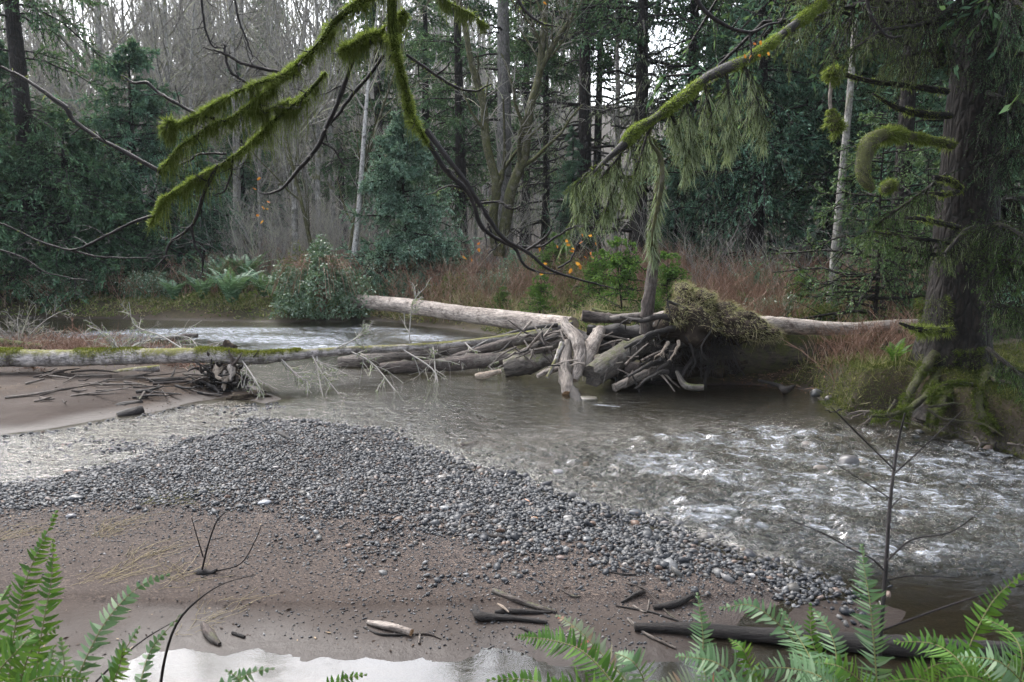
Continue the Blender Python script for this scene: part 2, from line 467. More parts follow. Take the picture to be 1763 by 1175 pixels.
def leafy(name, c1, c2, trans=0.35, rough=0.6, c3=None, spec=0.2, big=None):
    spec = spec*.6
    M = MT(name)
    c1, c2 = kc(c1), kc(c2); c3 = kc(c3) if c3 else None
    r = M.rnd()
    stops = [(0.0, c1), (0.75, c2)] + ([(1.0, c3)] if c3 else [])
    col = M.ramp(r, stops)
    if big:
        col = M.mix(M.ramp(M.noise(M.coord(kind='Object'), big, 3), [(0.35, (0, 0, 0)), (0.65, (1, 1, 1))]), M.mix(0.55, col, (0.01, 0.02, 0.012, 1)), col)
    b = M.n('ShaderNodeBsdfPrincipled'); M.l(col, b.inputs['Base Color']); b.inputs['Roughness'].default_value = rough
    b.inputs['Specular IOR Level'].default_value = spec
    tr = M.n('ShaderNodeBsdfTranslucent'); M.l(M.mix(0.35, col, (0.25, 0.35, 0.05, 1)), tr.inputs[0])
    mx = M.n('ShaderNodeMixShader'); mx.inputs[0].default_value = trans
    M.l(b.outputs[0], mx.inputs[1]); M.l(tr.outputs[0], mx.inputs[2]); M.l(mx.outputs[0], M.out.inputs[0])
    return M.m

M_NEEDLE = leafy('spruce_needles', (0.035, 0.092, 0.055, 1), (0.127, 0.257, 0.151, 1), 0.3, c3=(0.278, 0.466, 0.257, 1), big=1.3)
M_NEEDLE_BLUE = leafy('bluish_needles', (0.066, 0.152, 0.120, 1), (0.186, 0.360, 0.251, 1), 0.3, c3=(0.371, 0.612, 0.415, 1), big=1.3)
M_NEEDLE_OLIVE = leafy('olive_needles', (0.050, 0.075, 0.027, 1), (0.112, 0.150, 0.056, 1), 0.3, c3=(0.200, 0.237, 0.112, 1))
M_NEEDLE_FRESH = leafy('fresh_needles', (0.05, 0.14, 0.03, 1), (0.14, 0.28, 0.06, 1), 0.35, c3=(0.25, 0.38, 0.1, 1))
M_LICHEN = leafy('lichen', (0.20, 0.25, 0.14, 1), (0.38, 0.44, 0.28, 1), 0.4)
M_MOSS = leafy('moss_strands', (0.10, 0.14, 0.02, 1), (0.27, 0.33, 0.08, 1), 0.55, c3=(0.54, 0.60, 0.24, 1))
M_MOSSDARK = leafy('moss_dark', (0.03, 0.045, 0.01, 1), (0.08, 0.11, 0.02, 1), 0.25, c3=(0.16, 0.18, 0.04, 1))
M_FERN = leafy('fern_green', (0.025, 0.085, 0.008, 1), (0.08, 0.20, 0.03, 1), 0.35, 0.5, c3=(0.17, 0.32, 0.06, 1), spec=0.25)
M_FERNPALE = leafy('fern_pale', (0.06, 0.14, 0.055, 1), (0.16, 0.28, 0.14, 1), 0.3, 0.45, c3=(0.32, 0.42, 0.26, 1), spec=0.35)
M_FERNRED = leafy('fern_red', (0.16, 0.20, 0.12, 1), (0.25, 0.30, 0.2, 1), 0.3, 0.45, c3=(0.42, 0.10, 0.09, 1))
M_DEADLEAF = leafy('orange_leaf', (0.45, 0.10, 0.02, 1), (0.65, 0.20, 0.04, 1), 0.5)
M_STRAW = leafy('straw', (0.30, 0.24, 0.14, 1), (0.50, 0.42, 0.27, 1), 0.3)
M_GRASS = leafy('grass_blades', (0.10, 0.12, 0.04, 1), (0.30, 0.28, 0.12, 1), 0.35, c3=(0.55, 0.48, 0.30, 1))
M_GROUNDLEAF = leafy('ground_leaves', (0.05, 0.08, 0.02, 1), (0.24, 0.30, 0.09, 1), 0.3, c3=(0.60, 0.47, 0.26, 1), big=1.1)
M_IVY = leafy('bramble_leaves', (0.06, 0.11, 0.06, 1), (0.17, 0.26, 0.16, 1), 0.2, 0.35, c3=(0.42, 0.52, 0.40, 1), spec=0.6)
M_BRUSH = leafy('red_brush', (0.16, 0.085, 0.055, 1), (0.42, 0.25, 0.18, 1), 0.1, c3=(0.62, 0.48, 0.38, 1))
M_TWIG = leafy('pale_twigs', (0.22, 0.205, 0.19, 1), (0.46, 0.43, 0.39, 1), 0.0, 0.8, c3=(0.50, 0.52, 0.32, 1))
M_DARKTWIG = bark('dark_twig', (0.010, 0.008, 0.008, 1), (0.026, 0.02, 0.02, 1), scale=14, rough=0.5, spec=0.25)
M_SPRUCEBARK = bark('spruce_bark', (0.008, 0.006, 0.005, 1), (0.030, 0.021, 0.016, 1), (0.045, 0.036, 0.03, 1), (0.10, 0.115, 0.02, 1), 0.10, 9, (1, 1, 0.4), bump=1.0, plates=16)
M_GREYBARK = bark('grey_bark', (0.13, 0.12, 0.115, 1), (0.24, 0.225, 0.215, 1), (0.07, 0.09, 0.045, 1), (0.13, 0.15, 0.03, 1), 0.2, 7, (1, 1, 0.5))
M_ALDER = bark('alder_bark', (0.16, 0.15, 0.13, 1), (0.50, 0.48, 0.45, 1), (0.15, 0.155, 0.05, 1), (0.20, 0.21, 0.05, 1), 0.45, 4, (1, 1, 1.4))
M_BIRCH = bark('white_bark', (0.42, 0.41, 0.39, 1), (0.68, 0.66, 0.63, 1), (0.07, 0.06, 0.05, 1), None, 0, 9, (1, 1, 2.2))
M_MOSSBARK = bark('mossy_bark', (0.05, 0.048, 0.025, 1), (0.12, 0.12, 0.045, 1), (0.20, 0.18, 0.14, 1), (0.15, 0.165, 0.03, 1), 0.55, 7, (1, 1, 1), bump=1.0)
M_MOSSCORE = bark('moss_core', (0.02, 0.03, 0.006, 1), (0.09, 0.12, 0.02, 1), scale=40, rough=.95, bump=1.0, spec=.1)
M_ROOTMOSS = bark('mossed_root', (0.03, 0.024, 0.02, 1), (0.08, 0.07, 0.04, 1), (0.10, 0.11, 0.02, 1), (0.09, 0.10, 0.02, 1), 0.4, 9, (1, 1, 1), bump=1.0)
M_DARKLOG = bark('wet_dark_log', (0.014, 0.012, 0.011, 1), (0.05, 0.042, 0.038, 1), scale=9, rough=0.55, spec=0.3, bump=0.9)
M_LOGGREY = bark('weathered_log', (0.11, 0.09, 0.075, 1), (0.27, 0.235, 0.205, 1), (0.065, 0.05, 0.042, 1), None, 0, 5, (1, 1, .35), bump=0.9)
M_LOGPALE = bark('pale_log', (0.24, 0.20, 0.17, 1), (0.56, 0.49, 0.43, 1), (0.12, 0.09, 0.075, 1), None, 0, 6, (1, 1, .35), bump=0.8)
M_LOGBROWN = bark('brown_log', (0.055, 0.042, 0.036, 1), (0.15, 0.12, 0.105, 1), (0.22, 0.2, 0.17, 1), (0.14, 0.16, 0.03, 1), 0.12, 6, (1, 1, .35), bump=1.0)
M_LOGMOSS = bark('mossy_log', (0.07, 0.06, 0.05, 1), (0.18, 0.155, 0.135, 1), (0.28, 0.26, 0.23, 1), (0.13, 0.15, 0.03, 1), 0.28, 5, (1, 1, .4), bump=1.0)
M_LOGALDER = bark('fallen_alder_bark', (0.20, 0.18, 0.17, 1), (0.62, 0.57, 0.55, 1), (0.08, 0.065, 0.055, 1), (0.24, 0.23, 0.035, 1), 0.42, 4, (1, 1, 1.5), bump=0.6)
M_CUT = bark('cut_wood', (0.35, 0.20, 0.11, 1), (0.55, 0.34, 0.18, 1), scale=12, rough=0.8)
M_CUTPALE = bark('torn_wood', (0.32, 0.25, 0.19, 1), (0.52, 0.44, 0.36, 1), scale=12, rough=0.8)
M_SOIL = bark('root_soil', (0.02, 0.015, 0.012, 1), (0.06, 0.045, 0.035, 1), (0.10, 0.08, 0.055, 1), None, 0, 7, (1, 1, 1), rough=0.95, bump=1.0, spec=0.1)

def stone_mat(name, wet=0.35):
    M = MT(name)
    r = M.rnd()
    col = M.ramp(r, [(0.0, (0.03, 0.033, 0.04, 1)), (0.35, (0.08, 0.083, 0.09, 1)), (0.70, (0.16, 0.162, 0.165, 1)),
                     (0.84, (0.17, 0.155, 0.135, 1)), (0.93, (0.32, 0.32, 0.32, 1)), (0.98, (0.26, 0.16, 0.11, 1)), (1.0, (0.50, 0.46, 0.42, 1))])
    n = M.noise(M.coord(), 40, 4, 0.7)
    col = M.mix(1.0, col, (.50, .51, .52, 1), 'MULTIPLY')
    col = M.mix(0.5, col, M.mix(1.0, col, M.ramp(n, [(0.3, (0.4, 0.4, 0.4)), (0.7, (1.5, 1.5, 1.5))]), 'MULTIPLY'))
    M.principled(col, wet, M.bump(n, 0.4, 0.01), 0.32)
    return M.m
M_STONE = stone_mat('river_stones', 0.42)
M_STONEWET = stone_mat('wet_stones', 0.42)

def ground_mat():
    M = MT('ground_surface')
    co = M.coord()
    big = M.noise(co, 0.9, 5, 0.6)
    fine = M.noise(co, 60, 3, 0.7)
    cell = M.vor(co, 75, 'F1', 'Color'); cd = M.vor(co, 75)
    sp = M.n('ShaderNodeSeparateXYZ'); M.l(cell, sp.inputs[0])
    grain = M.ramp(sp.outputs[0], [(0.0, (0.05, 0.042, 0.042, 1)), (0.5, (0.13, 0.11, 0.105, 1)), (0.8, (0.20, 0.175, 0.165, 1)), (0.95, (0.33, 0.28, 0.25, 1)), (1, (0.5, 0.42, 0.35, 1))])
    sand = M.mix(M.ramp(big, [(0.35, (0, 0, 0)), (0.65, (1, 1, 1))]), (0.070, 0.050, 0.038, 1), (0.118, 0.094, 0.078, 1))
    sand = M.mix(M.math('MULTIPLY', fine, 0.5), sand, (0.06, 0.045, 0.04, 1))
    col = M.mix(M.attr('gravel'), sand, grain)
    bedc = M.ramp(sp.outputs[1], [(0.0, (0.035, 0.028, 0.02, 1)), (0.6, (0.13, 0.10, 0.07, 1)), (1, (0.28, 0.24, 0.19, 1))])
    bedc = M.mix(1.0, bedc, (.7, .68, .62, 1), 'MULTIPLY'); bedc = M.mix(0.5, bedc, M.ramp(M.noise(co, 3.0, 5, 0.7), [(0.35, (0.05, 0.045, 0.028, 1)), (0.65, (0.17, 0.125, 0.08, 1))]))
    col = M.mix(M.attr('bed'), col, bedc)
    lit = M.ramp(M.noise(co, 9, 6, 0.75), [(0.3, (0.045, 0.03, 0.02, 1)), (0.5, (0.12, 0.085, 0.05, 1)), (0.7, (0.24, 0.16, 0.10, 1))])
    col = M.mix(M.attr('litter'), col, lit)
    mo = M.ramp(M.noise(co, 7, 6, 0.75), [(0.3, (0.025, 0.028, 0.01, 1)), (0.55, (0.075, 0.082, 0.022, 1)), (0.75, (0.20, 0.18, 0.07, 1))])
    col = M.mix(M.attr('moss'), col, mo)
    wet = M.attr('wet')
    sp2 = M.noise(co, 26, 6, .85, 1.5)
    col = M.mix(M.math('MULTIPLY', M.math('SUBTRACT', 1.0, M.attr('bed')), M.ramp(sp2, [(.60, (0, 0, 0)), (.68, (.8, .8, .8))])), col, (.045, .034, .026, 1))
    col = M.mix(M.math('MULTIPLY', M.noise(co, 2.3, 6, .7), .35), col, (.05, .04, .034, 1))
    col = M.mix(wet, col, M.mix(1.0, col, (0.55, 0.52, 0.52, 1), 'MULTIPLY'))
    rough = M.maprange(wet, 0, 1, 0.9, 0.5)
    hgt = M.math('ADD', M.math('MULTIPLY', cd, M.attr('gravel')), M.math('MULTIPLY', fine, 0.3))
    hgt = M.math('ADD', hgt, M.math('MULTIPLY', M.noise(co, 12, 4), 0.8))
    col = M.mix(1.0, col, (.47, .42, .38, 1), 'MULTIPLY')
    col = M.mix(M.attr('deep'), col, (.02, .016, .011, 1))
    M.principled(col, rough, M.bump(hgt, 0.55, 0.02), 0.35)
    return M.m
M_GROUND = ground_mat()

def water_mat():
    M = MT('river_water')
    co = M.coord((1, 1.6, 1))
    n1 = M.noise(co, 5.0, 5, 0.62, 0.6)
    n2 = M.noise(co, 22.0, 4, 0.6, 0.4)
    rip = M.attr('ripple')
    hh = M.math('ADD', M.math('MULTIPLY', n1, M.math('MULTIPLY', rip, 1.0)), M.math('MULTIPLY', n2, M.math('MULTIPLY', rip, 0.30)))
    nrm = M.bump(hh, 1.0, 0.10)
    fr = M.n('ShaderNodeFresnel'); fr.inputs['IOR'].default_value = 1.5; M.l(nrm, fr.inputs['Normal'])
    fac = M.math('MULTIPLY', fr.outputs[0], M.maprange(rip, 0.0, 0.05, 1.9, 1.1), True)
    gl = M.n('ShaderNodeBsdfGlossy'); gl.inputs['Roughness'].default_value = 0.06; gl.inputs['Color'].default_value = (1, 1, 1, 1); M.l(nrm, gl.inputs['Normal'])
    tr = M.n('ShaderNodeBsdfTransparent'); tr.inputs[0].default_value = (0.82, 0.82, 0.72, 1)
    df = M.n('ShaderNodeBsdfDiffuse'); df.inputs[0].default_value = (0.035, 0.033, 0.02, 1)
    m1 = M.n('ShaderNodeMixShader'); M.l(M.math('MULTIPLY', M.attr('murk'), 0.85), m1.inputs[0]); M.l(tr.outputs[0], m1.inputs[1]); M.l(df.outputs[0], m1.inputs[2])
    m2 = M.n('ShaderNodeMixShader'); M.l(fac, m2.inputs[0]); M.l(m1.outputs[0], m2.inputs[1]); M.l(gl.outputs[0], m2.inputs[2])
    fo = M.n('ShaderNodeBsdfDiffuse'); fo.inputs[0].default_value = (0.62, 0.66, 0.72, 1)
    tc = M.n('ShaderNodeTexCoord'); mp = M.n('ShaderNodeMapping', vector_type='TEXTURE'); mp.inputs['Rotation'].default_value = (0, 0, -.32); mp.inputs['Scale'].default_value = (1, .36, 1); M.l(tc.outputs['Object'], mp.inputs[0])
    f1 = M.noise(mp.outputs[0], 5.0, 8, 0.76, .9)
    ff = M.maprange(M.math('ADD', M.math('MULTIPLY', M.attr('foam'), 1.0), M.math('MULTIPLY', f1, 1.3)), 1.19, 1.66)
    ff = M.math('MULTIPLY', ff, 0.9)
    m3 = M.n('ShaderNodeMixShader'); M.l(ff, m3.inputs[0]); M.l(m2.outputs[0], m3.inputs[1]); M.l(fo.outputs[0], m3.inputs[2])
    M.l(m3.outputs[0], M.out.inputs[0])
    return M.m
M_WATER = water_mat()

# ================================================================== ground sheet
def axis(fine_lo, fine_hi, step, lo, hi, k=1.09):
    a = list(np.arange(fine_lo, fine_hi, step)); s = step
    while a[-1] < hi: s *= k; a.append(a[-1]+s)
    s = step; b = [a[0]]
    while b[-1] > lo: s *= k; b.append(b[-1]-s)
    return np.array(b[1:][::-1] + a)
def sheet(xs, ys):
    X, Y = np.meshgrid(xs, ys)
    n, m = X.shape
    i = np.arange(n*m).reshape(n, m)
    q = np.stack([i[:-1, :-1], i[:-1, 1:], i[1:, 1:], i[1:, :-1]], -1).reshape(-1, 4)
    return X.ravel(), Y.ravel(), q
xs = axis(-9, 9.5, 0.065, -300, 300, 1.045); ys = axis(4.0, 16, 0.06, -40, 420, 1.04)
X, Y, q = sheet(xs, ys)
Z, df, ds, db, dh, dn, dist, leftsh, low_r, rightish, low = terrain(X, Y, True)
gsd = sdf(GRAV, X, Y)
gravel = np.clip(sm((gsd + 1.1 + 0.4*fbm(X*1.5, Y*1.5, 0, 3, 71))/0.9), 0, 1)*(db > -0.1)
gravel = np.maximum(gravel, 0.55*(db > 0)*sm((Y-5.7)/0.6))
moss = sm((df-0.05)/0.3)*np.clip(0.75 + 0.9*fbm(X*0.7, Y*0.7, 0, 3, 72), 0, 1)*(1-low)
litter = np.maximum(sm(df/0.3), sm((dn)/0.5))
litter = np.maximum(litter, 0.7*sm(ds/0.6)*np.clip(fbm(X*1.2, Y*1.2, 0, 3, 73)*2.2 + sm((Y-15)/1.5), 0, 1))
moss = np.maximum(moss, sm(dn/1)*0.4)*(1-.9*sm((Y-29)/4))
bed = sm(dist/0.15)
wet = np.clip(1 - Z/0.06, 0, 1)*(Z > -1) * (1 - sm(df/0.5)) + 0.0
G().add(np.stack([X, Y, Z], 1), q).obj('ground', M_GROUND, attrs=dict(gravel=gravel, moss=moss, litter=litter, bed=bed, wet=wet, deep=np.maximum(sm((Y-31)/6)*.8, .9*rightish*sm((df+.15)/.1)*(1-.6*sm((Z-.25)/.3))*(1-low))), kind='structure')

# ================================================================== water sheet
wx = axis(-10, 10.5, 0.05, -120, 120, 1.05); wy = axis(4.4, 15.5, 0.045, 0.5, 70, 1.035)
X, Y, q = sheet(wx, wy)
Z, df, ds, db, dh, dn, dist, leftsh, low_r, rightish, low = terrain(X, Y, True)
PX, PY = pix(X, Y, np.zeros_like(X))
# riffle strength: rough water where the bed steps down on the right, and upstream behind the fallen alder
def blob(cx, cy, rx, ry, rot=0.0):
    c = at0(cx, cy)[:2]
    u, v = X-c[0], Y-c[1]
    u, v = u*math.cos(rot)+v*math.sin(rot), -u*math.sin(rot)+v*math.cos(rot)
    return np.exp(-((u/rx)**2 + (v/ry)**2))
rif = np.clip(1.0*blob(1480, 800, 2.0, 1.6) + 1.0*blob(1700, 800, 2.2, 1.6) + 0.95*blob(1330, 880, 1.6, 1.0) + 0.9*blob(1600, 930, 2.2, 1.0)
              + 0.72*blob(1060, 800, 1.8, 1.0) + 0.8*blob(1250, 750, 1.8, 0.9) + .3*blob(900, 780, 1.8, .8) + 1.1*blob(250, 580, 5.5, 2.4) + 0.9*blob(650, 580, 4.5, 2.8) + 0.9*blob(420, 590, 2.6, 1.8), 0, 1.1)
rif = rif*sm(dist/0.35)
mid = 0.25*sm(dist/0.6)
a = 0.32                                                     # flow direction: towards the right and the camera
u = X*math.cos(a) - Y*math.sin(a); v = X*math.sin(a) + Y*math.cos(a)
wv = fbm(u*2.2, v*4.2, 0, 4, 81)
ch = 1 - np.abs(fbm(u*3.3+7, v*5.0, 0, 4, 82))*2.2
Z0 = rif*(0.045*wv + 0.045*ch*sm(rif))*(1-sm((Y-15)/2)*.9) + mid*0.012*fbm(u*2.5, v*6, 0, 3, 83)
foam = rif*(0.37 + 0.34*fbm(u*.8, v*1.9, 0, 5, 84) + 0.12*ch)
foam = np.where(Y > 16, rif*(.58 + .26*fbm(u*.5, v*1.6, 0, 4, 85)), foam); foam = np.clip(foam, 0, np.where(Y > 16, .68, .58))*sm(dist/0.2)
streak = np.clip(fbm(u*0.8, v*6.5, 0, 4, 86)-0.12, 0, 1)*2.0
foam = np.maximum(foam, streak*0.75*np.clip(0.8*blob(700, 660, 4.5, 1.2)+0.8*blob(900, 760, 2.0, 1.1)+blob(1000, 700, 2, .8)+blob(600, 590, 5, 2.5), 0, 1)*sm(dist/0.3))
puddle = (Y < 5.5) | ((Y < 7.0) & (X > 1.5))
ripple = np.clip(0.13*sm(dist/.3) + 0.03 + 0.75*rif + 0.05*sm((Y-7)/2)*sm(dist/0.4) + 0.04*leftsh, 0, 1)
ripple = ripple*(1-sm((Y-15.5)/2)) + .17*sm((Y-15.5)/2); ripple = np.where((Y < 5.6), 0.012, ripple); ripple = np.where(low_r > 0.3, 0.06 + 0.5*rif, ripple)
murk = sm(dist/3.2)*0.45*(1-leftsh)*(1-low_r) ; murk = np.clip(murk, 0.02, 0.8)
depth = Z0 - Z
keep = (depth > -0.10)
fk = keep[q].any(1)
qq = q[fk]; used = np.unique(qq); remap = np.full(len(X), -1); remap[used] = np.arange(len(used)); qq = remap[qq]
G().add(np.stack([X, Y, Z0], 1)[used], qq).obj('river_water', M_WATER, attrs=dict(foam=foam[used], ripple=ripple[used], murk=murk[used]), kind='structure')

# ================================================================== gravel
def scatter(n, x0, x1, y0, y1, prob):
    x = RNG.uniform(x0, x1, n); y = RNG.uniform(y0, y1, n)
    k = RNG.random(n) < prob(x, y)
    return x[k], y[k]
g = G()
x, y = scatter(250000, -10, 4, 5.4, 12.8, lambda x, y: np.clip(0.9*sm((sdf(GRAV, x, y)+0.95+0.75*fbm(x*1.6, y*1.6, 0, 3, 91))/1.5)**1.6, 0, 1))
s = 0.016 + 0.052*RNG.random(len(x))**2.4 + 0.07*(RNG.random(len(x)) < 0.05)*RNG.random(len(x)) - .008*sm(-sdf(GRAV, x, y)/.4)
s *= 0.85 + 0.3*sm((x+2)/3)
z = terrain(x, y) + s*0.06 + 0.012*RNG.random(len(x))
stones(g, np.stack([x, y, z], 1), s)
x, y = scatter(50000, -14, 0.5, 6.8, 13.2, lambda x, y: terrain(x, y, True)[7]*np.clip(0.5 + 0.9*fbm(x*1.1, y*1.6, 0, 3, 92) + 0.8*sm((10.6-y)/1.5), 0, 1)*(sdf(GRAV, x, y) < 0.1)*(sdf(BAR, x, y) < .1)*(sdf(SPIT, x, y) < -.1))
s = 0.03 + 0.055*RNG.random(len(x))**2
stones(g, np.stack([x, y, terrain(x, y) + s*0.12], 1), s)
g.obj('gravel', M_STONEWET, kind='stuff')
g = G()
x, y = scatter(150000, -8, 4, 5.0, 10, lambda x, y: np.clip(0.62*(sdf(BAR, x, y) > 0.12)*sm((sdf(GRAV, x, y)+2.3+0.9*fbm(x, y, 0, 3, 93))/2.2), 0, 1)*(sdf(GRAV, x, y) < 0.1))
s = 0.008 + 0.022*RNG.random(len(x))**3.0
stones(g, np.stack([x, y, terrain(x, y) + s*0.1], 1), s, V=ICO_V, F=ICO_F)
g.obj('fine_gravel', M_STONE, kind='stuff')
g = G()
x, y = scatter(30000, -2, 9, 5.6, 14.0, lambda x, y: 0.6*(terrain(x, y) < -0.01)*(sdf(GRAV, x, y) < 0)*sm((12.5-y)/3)*((y > 7.3) | (x < 2.6)))
s = 0.04 + 0.12*RNG.random(len(x))**3
stones(g, np.stack([x, y, terrain(x, y) + s*0.1], 1), s)
g.obj('submerged_cobbles', M_STONEWET, kind='stuff')

g = G()                                  # drift crumbs: bark bits, needles and leaf scraps on the sand
for n_, x0, x1, y0, y1, P_, dens in [(14000, -13, -3, 12.2, 16.5, SPIT, .45), (9000, -8, 4, 4.9, 8.5, BAR, .16)]:
    x, y = scatter(n_, x0, x1, y0, y1, lambda x, y: (sdf(P_, x, y) > .05)*np.clip(dens + .9*fbm(x*.9, y*2.2, 0, 4, 97), 0, 1))
    n = len(x); D = RNG.normal(size=(n, 3)); D[:, 2] *= .12; D = norm(D); L = .012 + .05*RNG.random(n)**3
    blades(g, np.stack([x, y, terrain(x, y) + .003 + .006*RNG.random(n)], 1), D, norm(np.cross(D, np.array([0, 0, 1.]) + .5*RNG.normal(size=(n, 3)))), L, .003 + L*.12)
g.obj('drift_crumbs', leafy('drift_crumbs', (.03, .02, .014, 1), (.12, .08, .055, 1), .0, c3=(.45, .34, .22, 1)), smooth=False, kind='stuff')
# ================================================================== trees
def gpos(px, Y):                        # a tree's foot: photo column px, distance Y, on the terrain
    x = at(px, 374, Y)[0]
    return np.array([x, Y, H(x, Y) - 0.08])
def needles(g, P, R, per, nl, nw, mi=0, spread=0.75, hang=0.0):
    """needle blades along twig polylines"""
    M, K = P.shape[:2]
    t = RNG.random((M, per))*(K-1); i = np.minimum(t.astype(int), K-2); f = (t-i)[..., None]
    m = np.arange(M)[:, None]
    B = (P[m, i]*(1-f) + P[m, i+1]*f).reshape(-1, 3)
    T = np.repeat(norm(P[:, -1]-P[:, 0]), per, 0)
    D = norm(T + spread*rand_dirs(len(B)) + np.array([0, 0, -hang]))
    S = norm(np.cross(D, rand_dirs(len(B))))
    n = len(B)
    blades(g, B, D, S, nl*(0.6+0.7*RNG.random(n)), nw*(0.7+0.6*RNG.random(n)), mi)
def conifer(h, r0, cb, L0, nb=110, droop=0.35, nl=0.13, nw=0.022, per=14, twl=1.0, dead=0, lean=0.0, ntw=22, lich=0.0, tp=0.8, hang=0.2):
    T = G(); k = np.linspace(0, 1, 9)
    pts = np.stack([lean*h*k + 0.05*np.sin(k*7), 0.04*np.cos(k*5), h*k, r0*(1-0.93*k) + r0*0.35*np.exp(-k*30)], 1)
    log_mesh(T, pts, 26, 10, 0.05, int(RNG.integers(99)))
    C = G()
    def limbs(n, z0, z1, Lf, dr, up=0.12):
        z = z0 + (z1-z0)*RNG.random(n)**0.9; az = RNG.random(n)*6.283
        L = Lf(z)*(0.5+0.7*RNG.random(n)); K = 7; t = np.linspace(0, 1, K)
        d = np.stack([np.cos(az), np.sin(az)], 1)
        x = (lean*z)[:, None] + d[:, :1]*L[:, None]*t; y = d[:, 1:]*L[:, None]*t
        zz = z[:, None] + L[:, None]*(up*t - (dr+0.1*RNG.normal(size=n))[:, None]*t**1.7) + 0.05*L[:, None]*RNG.normal(size=(n, K))*t
        return np.stack([x, y, zz], 2), 0.012*L[:, None]*np.linspace(1, .25, K)[None] + 0.006, L
    P, R, L = limbs(nb, cb, h*0.985, lambda z: L0*np.clip(1-(z-cb)/(h-cb), 0, 1)**tp + 0.22, droop)
    tubes(C, P, R, 4, 1)
    TP, TR = grow(P, R, ntw, 0.30*twl, 0.95, K=4, t0=0.12, up=-0.22, curl=0.25, rr=0.5)
    tubes(C, TP, np.maximum(TR, 0.004), 3, 1)
    needles(C, TP, TR, per, nl, nw, 0, 0.75, hang)
    needles(C, P, R, per*2, nl, nw, 0, 0.8, hang)
    if dead:
        P, R, L = limbs(dead, 1.5, cb+1.5, lambda z: L0*0.85+0*z, 0.25, 0.10)
        tubes(C, P, R*1.6, 4, 1)
        TP, TR = grow(P, R, 9, 0.28, 0.8, K=4, t0=0.2, up=-0.15)
        tubes(C, TP, np.maximum(TR*1.3, .006), 3, 1)
        if lich: needles(C, TP, TR, 3, 0.16, 0.012, 2, 0.25, 1.2)
    if lich:
        q = RNG.random(len(TP)) < lich
        if q.any(): needles(C, TP[q], TR[q], 6, 0.20, 0.010, 2, 0.25, 1.6)
    return T, C
def plant_tree(name, label, cat, pos, T, C, tm, cm, group=None, crown='crown'):
    o = thing(name, label, cat, pos, group)
    T.obj('trunk', tm, o)
    if C is not None: C.obj(crown, cm, o, smooth=False)
    return o
def bare_tree(h, r0, lean=(0, 0), nl=20, cb=0.25, lim=0.28, n2=6, n3=5, sway=0.12, upl=0.35, n4=0, droopy=0.0, tw=0.005):
    T = G(); k = np.linspace(0, 1, 8)
    sx, sy = RNG.random()*9, RNG.random()*9
    px = lean[0]*h*k + sway*h*0.10*np.sin(k*4+sx)*k; py = lean[1]*h*k + sway*h*0.10*np.sin(k*4+sy)*k
    pts = np.stack([px, py, h*k, r0*(1-0.88*k)+r0*0.25*np.exp(-k*25)], 1)
    log_mesh(T, pts, 24, 8, 0.07, int(RNG.integers(99)))
    c = spline(pts, 20)
    P0, R0 = c[None, :, :3], c[None, :, 3]
    C = G()
    P1, R1 = grow(P0, R0, nl, lim, 0.85, K=6, t0=cb, t1=0.99, up=upl, curl=0.35, rr=0.5)
    tubes(C, P1, np.maximum(R1, .012), 4, 0)
    P2, R2 = grow(P1, R1, n2, 0.42, 0.8, K=5, t0=0.2, up=0.15-droopy, curl=0.4, rr=0.6)
    tubes(C, P2, np.maximum(R2, tw*1.5), 3, 1)
    P3, R3 = grow(P2, R2, n3, 0.45, 0.75, K=4, t0=0.15, up=0.1-droopy, curl=0.45, rr=0.6)
    tubes(C, P3, np.maximum(R3, tw), 3, 1)
    if n4:
        P4, R4 = grow(P3, R3, n4, 0.5, 0.7, K=3, t0=0.2, up=0.05-droopy, curl=0.4, rr=0.7)
        tubes(C, P4, np.maximum(R4, tw*0.8), 3, 1)
    return T, C
NY = [leafy('young_spruce_needles', (.08, .15, .11, 1), (.26, .42, .31, 1), .3, c3=(.46, .60, .48, 1)), M_SPRUCEBARK, M_LICHEN]
NM = [M_NEEDLE, M_SPRUCEBARK, M_LICHEN]; NB = [M_NEEDLE_BLUE, M_SPRUCEBARK, M_LICHEN]
TALLC = 'dense conifers standing behind the far bank'
# --- conifers one can tell apart
def con(label, px, Y, args, mats=NM, tm=M_SPRUCEBARK, name='conifer', group=None, cat='tree'):
    T, C = conifer(**args)
    return plant_tree(name, label, cat, gpos(px, Y), T, C, tm, mats, group)
cA = con('tall dark spruce at the far left edge with heavy limbs', 52, 27.5, dict(h=22, r0=.36, cb=4.5, L0=3.6, nb=110, droop=.5, dead=12, ntw=26, per=16))
cB = con('broad bushy spruce with a rounded blue green top on the left bank', 240, 30, dict(h=8.6, r0=.18, cb=.6, L0=3.1, nb=150, droop=.2, ntw=26, per=15, tp=.55, hang=.05), NB, cat='tree')
cC = con('low spreading spruce whose dark skirt hangs over the far left shore', 120, 27.2, dict(h=6.2, r0=.16, cb=.3, L0=3.0, nb=120, droop=.35, ntw=26, per=15, tp=.5))
cD = dup(cC, gpos(-20, 26.6), 2.0, 1.05, 'dark spruce cut by the left picture edge above the driftwood')
cE = dup(cB, gpos(345, 31.5), 1.0, .62, 'small dark spruce in front of the pale alder trunks')
cE2 = dup(cC, gpos(205, 28), 3.6, .62, 'lowest dark spruce clump just above the left fern bank')
cE3 = dup(cB, gpos(20, 31), 4.1, 1.05, 'tall bushy spruce behind the leftmost trunk')
yS = con('young blue green spruce standing alone in the middle of the far bank', 697, 27.5, dict(h=6.1, r0=.09, cb=.3, L0=2.5, nb=150, droop=.08, ntw=30, per=18, tp=.8, hang=0., nl=.10), NY, name='young_spruce')
